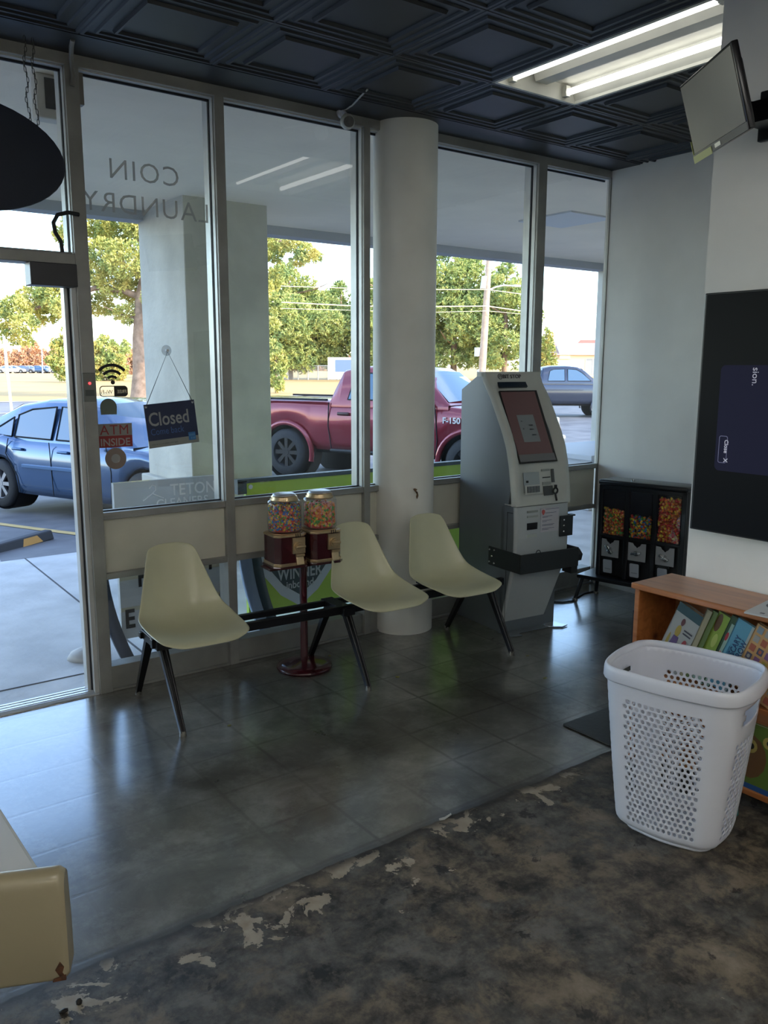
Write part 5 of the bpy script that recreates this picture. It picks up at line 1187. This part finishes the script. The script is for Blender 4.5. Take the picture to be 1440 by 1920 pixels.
truck = dict(w=.99, x=(-1.30, 4.60), wb=3.68, arch=.54, wr=.43, ww=.30, under=.45, wo=.05, darkrim=True, rimm=mat('black_alloy', (.03, .03, .033), .3, .6), spokes=8, flare=.05, crown=.6, archh=.95,
    top=[(-1.30, 1.38), (.90, 1.38), (.92, 1.36), (3.0, 1.36), (3.3, 1.34), (4.3, 1.27), (4.5, 1.18), (4.60, .95)],
    plan=[(-1.30, .97), (-1.1, 1.0), (3.9, 1.0), (4.4, .94), (4.60, .84)],
    sill=[(-1.30, .70), (-.6, .58), (.6, .52), (3.0, .52), (4.2, .50), (4.60, .60)],
    belt=1.34, cab=[(.95, 1.36), (1.02, 1.60), (1.14, 1.92), (1.45, 1.98), (2.1, 1.99), (2.5, 1.95), (2.80, 1.80), (3.28, 1.36)], cabw=(.97, .78),
    win=[[(1.32, 1.42), (1.40, 1.80), (1.55, 1.87), (1.98, 1.88), (1.98, 1.42)], [(2.10, 1.42), (2.10, 1.88), (2.45, 1.86), (2.66, 1.74), (3.02, 1.42)]],
    shields=[(3.22, 1.40, 2.66, 1.88, .86, .70), (.965, 1.42, 1.10, 1.86, .80, .68)])
tr = vehicle('pickup_truck', 'red crew cab pickup truck with black wheels parked outside', 'truck', (7.686+.95*.921, 13.384+.95*.390, -.393), -1.17, truck, red)
b = MB()
for pl_ in ([(.95, 1.36), (.93, .95), (1.0, .55)], [(2.04, 1.36), (2.04, .55)], [(3.05, 1.36), (3.10, .80), (3.08, .55)]): b.tube([(x, -.995, z) for x, z in pl_], .010, 4)
each(b, 'door_seam', dark_m, tr)
for x in (1.14, 2.18):
    b = MB(); b.b2((x, -1.03, 1.14), (x+.24, -.985, 1.20), bev=.02); b.build('door_handle', mat('handle_dark', (.05, .01, .012), .3), tr)
b = MB(); b.b2((-1.28, -1.0, 1.385), (.9, -.93, 1.42)); b.b2((-1.28, .93, 1.385), (.9, 1.0, 1.42)); each(b, 'bed_rail_cap', dark_m, tr, bevel=.01)
b = MB(); b.box((2.85, -1.16, 1.47), (.16, .26, .22), bev=.05); b.build('door_mirror', red, tr)
b = MB(); b.b2((1.0, -1.06, .50), (2.95, -.98, .55)); b.build('side_step', mat('step_black', (.02, .02, .022), .5), tr, bevel=.02)
bdg = MB(); bdg.b2((3.19, -1.006, 1.075), (3.62, -.996, 1.175)); 
text('fender_badge', 'F-150', .135, (3.20, -1.012, 1.08), (1, 0, 0), (0, 0, 1), mat('badge_chrome', (.7, .7, .72), .3, .6), tr, th=.010, bold=.004, sx=1.05)
for s in (-1, 1):
    b = MB(); b.box((4.42, s*.74, 1.02), (.22, .40, .22), bev=.05); b.build('headlight', mat('headlight_lens', (.6, .62, .65), .1), tr)
b = MB(); b.box((4.55, 0, .70), (.22, 1.86, .26), bev=.06); b.build('front_bumper', chrome, tr)
dgrey = mat('suv_slate', (.035, .042, .068), .22, .4, coat=.8)
pick2 = dict(truck); pick2.update(w=.98, wr=.40, arch=.50, wo=0, darkrim=False, rimm=rim_m, flare=.03, wb=3.57)
vehicle('slate_pickup_truck', 'slate grey crew cab truck parked further away at the right', 'truck', (24.3, 24.3, zg(22)), -.636, pick2, dgrey)
mini = vehicle('distant_car', 'tiny parked car in the row across the dry field', 'car', (38.0, 171, .02), -.4, sedan, mat('far_car_white', (.55, .58, .62), .4), group='cars parked across the field', detail=False)
fars = [mat('far_car_white', (.55, .58, .62), .4), mat('far_car_dark', (.10, .12, .16), .4), mat('far_car_silver', (.32, .36, .42), .4), blue]
for i, pxx in enumerate((16, 32, 46, 60, 76, 92, 108, 122)):
    x, y, z = gpt(pxx, 699.5)
    q = dup(mini, (x, y, z), R(-25+rng.uniform(-12, 12)), 'tiny parked car in the row across the dry field')
    mm = fars[i % 4]
    for ch in q.children:
        if ch.name.startswith(('body', 'cabin_roof')): ch.data = ch.data.copy(); ch.data.materials[0] = mm
x, y, z = gpt(3, 699.5); mini.location = (x, y, z)

# ---- trees
def leafmat(name, a, b_, dk_):
    m = bpy.data.materials.new(name); m.use_nodes = True; n = m.node_tree; p = n.nodes['Principled BSDF']; p.inputs['Roughness'].default_value = .8; p.inputs['Specular IOR Level'].default_value = .15
    tc = n.nodes.new('ShaderNodeTexCoord'); z = n.nodes.new('ShaderNodeTexNoise'); z.inputs['Scale'].default_value = .9; z.inputs['Detail'].default_value = 4
    r = n.nodes.new('ShaderNodeValToRGB'); e = r.color_ramp.elements; e.new(.5)
    for i, (q, c) in enumerate(((.36, dk_), (.50, a), (.64, b_))): e[i].position = q; e[i].color = (*c, 1)
    n.links.new(tc.outputs['Object'], z.inputs['Vector']); n.links.new(z.outputs['Fac'], r.inputs[0]); n.links.new(r.outputs[0], p.inputs['Base Color'])
    return m
pineleaf = leafmat('pine_needles', (.50, .50, .15), (.66, .58, .20), (.24, .31, .11))
pineleaf2 = leafmat('pine_needles_green', (.40, .46, .15), (.56, .55, .20), (.20, .28, .11))
autleaf = leafmat('autumn_leaves', (.70, .40, .24), (.78, .50, .28), (.50, .30, .20)); bushleaf = leafmat('bush_leaves', (.42, .46, .14), (.62, .50, .16), (.22, .30, .10))
bark = mat('pine_bark', (.36, .24, .17), .9, col2=(.20, .13, .09), nscale=3, bump=.5, bscale=6)
def foliage(blobs, tuft, dens, seed=1, fl=.75):
    """blobs: (centre, radius); tufts of thin needles through each blob's volume -> (verts Nx3, 5 per leaf)"""
    g_ = np.random.default_rng(seed); out_v = []
    for c, r in blobs:
        n = max(6, int(dens*(r/tuft)**2)); K = 7
        u = g_.normal(size=(n, 3)); u /= np.linalg.norm(u, axis=1)[:, None]; rad = r*(.30+.70*g_.random(n)**.5)
        P = np.array(c)+u*rad[:, None]*np.array([1, 1, fl]); P = np.repeat(P, K, 0); U = np.repeat(u, K, 0)
        d = U*.8+np.array([0, 0, .45])+g_.normal(size=(n*K, 3))*.75; d /= np.linalg.norm(d, axis=1)[:, None]
        s = np.cross(d, g_.normal(size=(n*K, 3))); s /= (np.linalg.norm(s, axis=1)[:, None]+1e-6)
        L_ = tuft*g_.uniform(.55, 1.1, (n*K, 1)); w2 = tuft*.15
        out_v.append(np.stack([P-s*w2*.6, P+s*w2*.6, P+d*L_*.6+s*w2, P+d*L_, P+d*L_*.6-s*w2], 1).reshape(-1, 3))
    return np.concatenate(out_v)
def leaf_mesh(name, V, m, parent):
    me = bpy.data.meshes.new(name); nf = len(V)//5
    me.vertices.add(len(V)); me.vertices.foreach_set('co', V.astype(np.float32).ravel())
    me.loops.add(len(V)); me.loops.foreach_set('vertex_index', np.arange(len(V), dtype=np.int32))
    me.polygons.add(nf); me.polygons.foreach_set('loop_start', np.arange(0, len(V), 5, dtype=np.int32))
    me.update(calc_edges=True); me.materials.append(m)
    o = bpy.data.objects.new(name, me); C.objects.link(o); o.parent = parent; return o
def tree(name, label, cat, base, trunk, branches, blobs, tuft, dens, lm, seed=1, group=None, fl=.75):
    t = thing(name, label, cat, base, 0, group); B = Vector(base)
    b = MB(); P = [Vector(p)-B for p in trunk[0]]; b.tube(P, trunk[1], 12)
    tk = b.build('trunk', bark, t)
    b = MB()
    for q in branches:
        n = len(q[0]); b.tube([Vector(p)-B for p in q[0]], [q[1]*(1-.75*i/(n-1)) for i in range(n)], 6)
    if branches: each(b, 'branch', bark, t)
    V = foliage([(Vector(c)-B, r) for c, r in blobs], tuft, dens, seed, fl)
    o = leaf_mesh('foliage', V, lm, t); o['kind'] = 'stuff'; return t
D1 = 51.0
gx, gy, gz = gpt(268, 746)
spots = [(180, 425, 34), (222, 432, 38), (262, 420, 34), (305, 440, 36), (340, 470, 34), (190, 478, 36), (236, 486, 42), (290, 500, 36), (170, 520, 24), (212, 530, 34), (258, 545, 36), (240, 590, 24), (190, 572, 26), (300, 560, 30), (150, 590, 16),
         (130, 535, 30), (100, 555, 30), (62, 562, 30), (28, 580, 28), (4, 600, 26), (84, 590, 24), (48, 610, 22), (20, 632, 17), (50, 640, 12), (118, 578, 20), (145, 560, 20),
         (370, 430, 36), (410, 440, 36), (450, 450, 34), (490, 455, 32), (525, 455, 26), (556, 455, 22), (575, 475, 18), (590, 482, 12), (560, 490, 14), (515, 478, 18), (512, 530, 18), (480, 540, 30), (516, 512, 12), (440, 550, 34), (400, 520, 34), (512, 572, 14), (360, 540, 30), (470, 610, 24), (510, 610, 14), (512, 650, 13),
         (230, 360, 44), (300, 350, 48), (380, 360, 46), (450, 380, 40), (180, 380, 34), (120, 440, 18), (140, 415, 20)]
blobs = []
for i, (a, c, r) in enumerate(spots): blobs.append((dpt(a, c, D1+rng.uniform(-3, 3)), r*D1/F_PX*1.10))
tp = [dpt(268, 760, D1), dpt(268, 700, D1), dpt(266, 640, D1), dpt(272, 560, D1), dpt(285, 470, D1), dpt(300, 380, D1)]; tp[0].z = gz-.3
mk = lambda *p: [dpt(a, c, D1) for a, c in p]
br = [(mk((272, 560), (230, 545), (180, 540), (110, 560), (40, 590), (15, 620)), .22), (mk((276, 530), (240, 500), (205, 470)), .18), (mk((280, 500), (340, 480), (420, 460), (520, 450), (580, 478)), .24), (mk((270, 600), (230, 590), (195, 575)), .10), (mk((285, 480), (250, 440), (225, 400)), .16), (mk((290, 520), (380, 530), (470, 560), (512, 600)), .14), (mk((295, 440), (350, 400), (430, 370)), .16)]
tree('ponderosa_pine', 'big spreading pine with a thick trunk standing behind the blue sedan', 'tree', (gx, gy, gz), (tp, [.78, .60, .56, .58, .42, .25]), br, blobs, .24, 18, pineleaf, 3)
def crown(name, label, cpx, base_px, top_px, wpx, depth, lm, seed, tuft=.75, group='green pines in the distance', low=.12, cat='tree', shape='round', dens=9.0):
    g_ = np.random.default_rng(seed); b0 = dpt(cpx, base_px, depth); b0.z = zg(b0.y); k_ = depth/F_PX; H = (base_px-top_px)*k_; Wd = wpx*k_/2
    blobs = []; n = 26
    for i in range(n):
        f = low+(1-low)*(i+.5)/n; wf_ = (math.sin(PI*min(1, (f-low)/(1-low)*.86+.14)))**.7 if shape == 'round' else (1.02-f)**.75
        for q in range(3 if wf_ > .5 else 2):
            a = g_.uniform(0, 2*PI); rr_ = Wd*wf_*g_.uniform(.35, .85); blobs.append((Vector((b0.x+rr_*math.cos(a), b0.y+rr_*math.sin(a), b0.z+H*f*.97)), Wd*g_.uniform(.24, .40)*max(.45, wf_)))
    tr_ = [b0-Vector((0, 0, .3)), b0+Vector((0, 0, H*.5)), b0+Vector((0, 0, H*.92))]
    brs = []
    for q in range(7):
        f = .25+.08*q; a = g_.uniform(0, 2*PI); c = b0+Vector((0, 0, H*f)); brs.append(([c, c+Vector((math.cos(a)*Wd*.5, math.sin(a)*Wd*.5, H*.04)), c+Vector((math.cos(a)*Wd*.8, math.sin(a)*Wd*.8, H*.09))], H*.010))
    return tree(name, label, cat, tuple(b0), (tr_, [H*.024, H*.018, H*.005]), brs, blobs, tuft*.6, dens, lm, seed, group)
crown('pine_tree', 'broad green pine left of the red truck cab behind the pillar edge', 545, 713, 502, 204, 112, pineleaf2, 21)
crown('pine_tree', 'green pine rising over the roof of the red truck', 640, 713, 536, 156, 118, pineleaf2, 22, tuft=.8)
crown('pine_tree', 'green pine mostly hidden behind the round white column', 740, 714, 500, 180, 112, pineleaf2, 23)
crown('pine_tree', 'tall green pine directly left of the utility pole', 850, 714, 455, 180, 112, pineleaf2, 24)
crown('pine_tree', 'pointed green pine right of the utility pole under the street lamp arm', 945, 714, 498, 132, 108, pineleaf2, 25)
crown('pine_tree', 'dark pine filling the gap behind the utility pole', 905, 716, 530, 90, 122, pineleaf2, 26, tuft=.8)
crown('pine_tree', 'green pine hidden behind the broad concrete pillar', 455, 714, 520, 140, 116, pineleaf2, 27)
crown('young_tree', 'small yellow green tree left of the tan house', 1022, 703, 606, 44, 120, bushleaf, 28, tuft=.6, group='small trees by the field')
crown('shrub_tree', 'yellow green shrub with hanging leaves left of the door switch', 128, 712, 610, 66, 90, bushleaf, 31, tuft=.55, low=.05, group='small trees by the field')
crown('shrub_tree', 'rounded green shrub behind the wireless sticker', 200, 706, 622, 96, 100, bushleaf, 32, tuft=.6, low=.02, group='small trees by the field')
crown('distant_tree', 'pale green distant tree between the shrub and the pine trunk', 236, 692, 630, 46, 170, pineleaf2, 33, tuft=.9, low=.02, group='small trees by the field')
crown('shrub_tree', 'yellow shrub at the right edge of the concrete pillar', 518, 738, 640, 40, 62, bushleaf, 34, tuft=.4, low=.05, group='small trees by the field')
crown('roadside_tree', 'orange shrub at the foot of the big pine trunk', 252, 700, 655, 40, 150, autleaf, 35, tuft=.9, low=.02, group='small trees by the field')
a0 = None
for i, (c, tpx, wpx) in enumerate([(-10, 648, 40), (12, 652, 30), (30, 656, 32), (50, 648, 30), (68, 640, 26), (84, 655, 34), (104, 650, 34), (124, 655, 34), (150, 655, 34), (560, 672, 50), (610, 676, 50), (655, 668, 40)]):
    lab = 'small rust orange tree in the distant autumn row across the field'
    crown('autumn_tree', lab, c, 692, tpx, wpx, 260, autleaf, 40+i, tuft=1.5, group='autumn trees across the field', low=.0, dens=3)

# ---- poles and wires
bz = gpt(902, 723); PD = (Vector(bz)-Vector((0, 0, CAM_H))).dot(fw)
pole = thing('utility_pole', 'tall wooden utility pole with a grey transformer and a street lamp arm', 'utility pole', bz)
B_ = Vector(bz); wood = mat('pole_wood', (.50, .36, .27), .8, noise=.2, nscale=2)
def PP(a, c): return dpt(a, c, PD)-B_
b = MB(); b.tube([Vector((0, 0, -.3)), PP(910, 600), PP(917, 482)], [.40, .36, .28], 12); b.build('pole_shaft', wood, pole)
b = MB(); b.cyl(PP(906, 542), PP(909, 519), .33, n=16); b.build('transformer', mat('transformer_white', (.6, .6, .6), .5), pole)
b = MB(); b.box(PP(896, 660), (.6, .4, .9)); b.box(PP(898, 696), (.3, .3, .4)); each(b, 'meter_box', mat('transformer_white', (.6, .6, .6), .5), pole)
b = MB(); b.tube([PP(914, 545), PP(930, 538), PP(945, 535), PP(960, 536)], .09, 6); b.box(PP(968, 536), (.9, .4, .2)); b.build('lamp_arm', mat('transformer_white', (.6, .6, .6), .5), pole)
b = MB(); b.tube([PP(906, 486), PP(928, 480)], .12, 6); b.build('crossarm', wood, pole)
wire_m = mat('power_wire', (.75, .68, .50), .6)
for lab, pts, r in (('upper power line running level with the street lamp across the pines', [(-150, 520), (0, 525), (260, 531), (510, 536), (672, 541), (800, 543), (914, 543), (990, 553), (1120, 588), (1250, 640)], .055),
                    ('middle thick power line crossing the pines', [(-150, 534), (0, 539), (260, 554), (510, 566), (672, 574), (800, 575), (914, 574), (990, 585), (1120, 600), (1250, 612)], .075),
                    ('lowest thin power line just under the thick one', [(-150, 560), (0, 566), (260, 572), (510, 578), (672, 582), (800, 586), (914, 583), (990, 590), (1120, 606), (1250, 622)], .035),
                    ('high faint power line in the open sky', [(-150, 420), (260, 445), (590, 456), (672, 461), (914, 486), (1020, 500), (1112, 510)], .03)):
    W_ = [dpt(a, c, PD-1) for a, c in pts]; b = MB(); b.tube(W_, r*.8, 5); o = b.build('power_line', wire_m, loc=tuple(W_[4])); tag(o, lab, 'power line', 'power lines on the utility pole')
x, y, z = gpt(22, 772)
m_ = MB(); m_.cyl((x, y, z), (x-.1, y, z+3.3), .06, n=8); o = m_.build('roadside_post', mat('post_white', (.7, .68, .62), .6), loc=(x, y, z)); tag(o, 'thin white roadside post beyond the blue sedan', 'post')
for i, (a, t0, t1) in enumerate(((79, 598, 690), (10, 640, 690))):
    q = dpt(a, t1, 150); q2 = dpt(a-2, t0, 150); q.z = zg(q.y); m_ = MB(); m_.cyl(q, q2, .14, .10, 8); o = m_.build('lamp_post', mat('lamp_post_grey', (.30, .30, .30), .6), loc=tuple(q)); tag(o, ('tall thin lamp post among the parked cars across the field', 'shorter thin lamp post at the left edge of the view')[i], 'lamp post')
# sign and chain link fence near the pines
x, y, z = gpt(640, 716); rs_ = thing('roadside_sign', 'small white advertising board on posts beside the red truck cab', 'sign', (x, y, z), -.64)
b = MB(); b.b2((-1.6, -.1, .3), (1.8, .1, 2.9)); b.build('board', mat('post_white', (.7, .68, .62), .6), rs_); b = MB(); b.b2((-.7, -.14, 1.2), (1.3, -.1, 2.6)); b.build('picture', mat('board_blue', (.15, .22, .45), .5), rs_)
x0, y0, z0 = gpt(522, 712); x1, y1, z1 = gpt(634, 713); fe = thing('chain_link_fence', 'low chain link fence beneath the green pines', 'fence', (x0, y0, z0)); fw_m = mat('fence_grey', (.5, .5, .48), .5)
n = 7
for i in range(n):
    f = i/(n-1); c = Vector(((x1-x0)*f, (y1-y0)*f, 0)); b = MB(); b.cyl(c, c+Vector((0, 0, 1.9)), .07, n=6); b.build('post', fw_m, fe)
b = MB(); b.cyl((0, 0, 1.85), (x1-x0, y1-y0, 1.85), .05, n=6)
for i in range(60):
    f = i/59; g2 = min(1, f+.1); b.cyl(((x1-x0)*f, (y1-y0)*f, 0), ((x1-x0)*g2, (y1-y0)*g2, 1.85), .012, n=3, caps=False); b.cyl(((x1-x0)*g2, (y1-y0)*g2, 0), ((x1-x0)*f, (y1-y0)*f, 1.85), .012, n=3, caps=False)
b.build('mesh_wire', fw_m, fe)
# house
hx, hy, hz = gpt(1060, 706); ho = thing('bungalow', 'tan bungalow with a brown hipped roof and a wide chimney at the right', 'house', (hx, hy, hz), -.64)
kk_ = 164/F_PX; hm = mat('house_cream', (.78, .66, .50), .8)
b = MB(); b.b2((-6.5, 0, -1), (14, 9, 4.0)); b.build('wall', hm, ho)
b = MB(); b.add([(-7.2, -.8, 3.9), (15, -.8, 3.9), (15, 10, 3.9), (-7.2, 10, 3.9), (-1.5, 4.5, 6.2), (11, 4.5, 6.2)], [(0, 1, 5, 4), (1, 2, 5), (2, 3, 4, 5), (3, 0, 4), (3, 2, 1, 0)]); b.build('roof', mat('house_roof', (.50, .33, .27), .8, noise=.15, nscale=1), ho)
b = MB(); b.b2((-1.3, -.4, 3.2), (.7, 2.4, 7.0)); b.build('chimney', mat('chimney_cream', (.85, .76, .62), .8), ho)
b = MB(); b.b2((-1.8, -.1, 0), (2.2, .05, 3.0)); b.build('garage_door', mat('garage_white', (.85, .80, .70), .7), ho)
for x in (-5.2, 3.6, 8.0):
    b = MB(); b.b2((x, -.08, .4), (x+2.6, .05, 3.2)); wn = b.build('window', mat('house_window', (.35, .35, .36), .3), ho)
    b = MB()
    for q in (0, 1.3, 2.5): b.b2((x+q, -.12, .4), (x+q+.1, -.08, 3.2))
    each(b, 'window_bar', mat('garage_white', (.85, .80, .70), .7), wn)
b = MB(); b.add([(2, 8, 3), (22, 8, 3), (22, 14, 3), (2, 14, 3), (5, 11, 7.0), (20, 11, 7.0)], [(0, 1, 5, 4), (1, 2, 5), (2, 3, 4, 5), (3, 0, 4)]); b.build('rear_roof', mat('rear_roof_red', (.42, .16, .12), .8), ho)
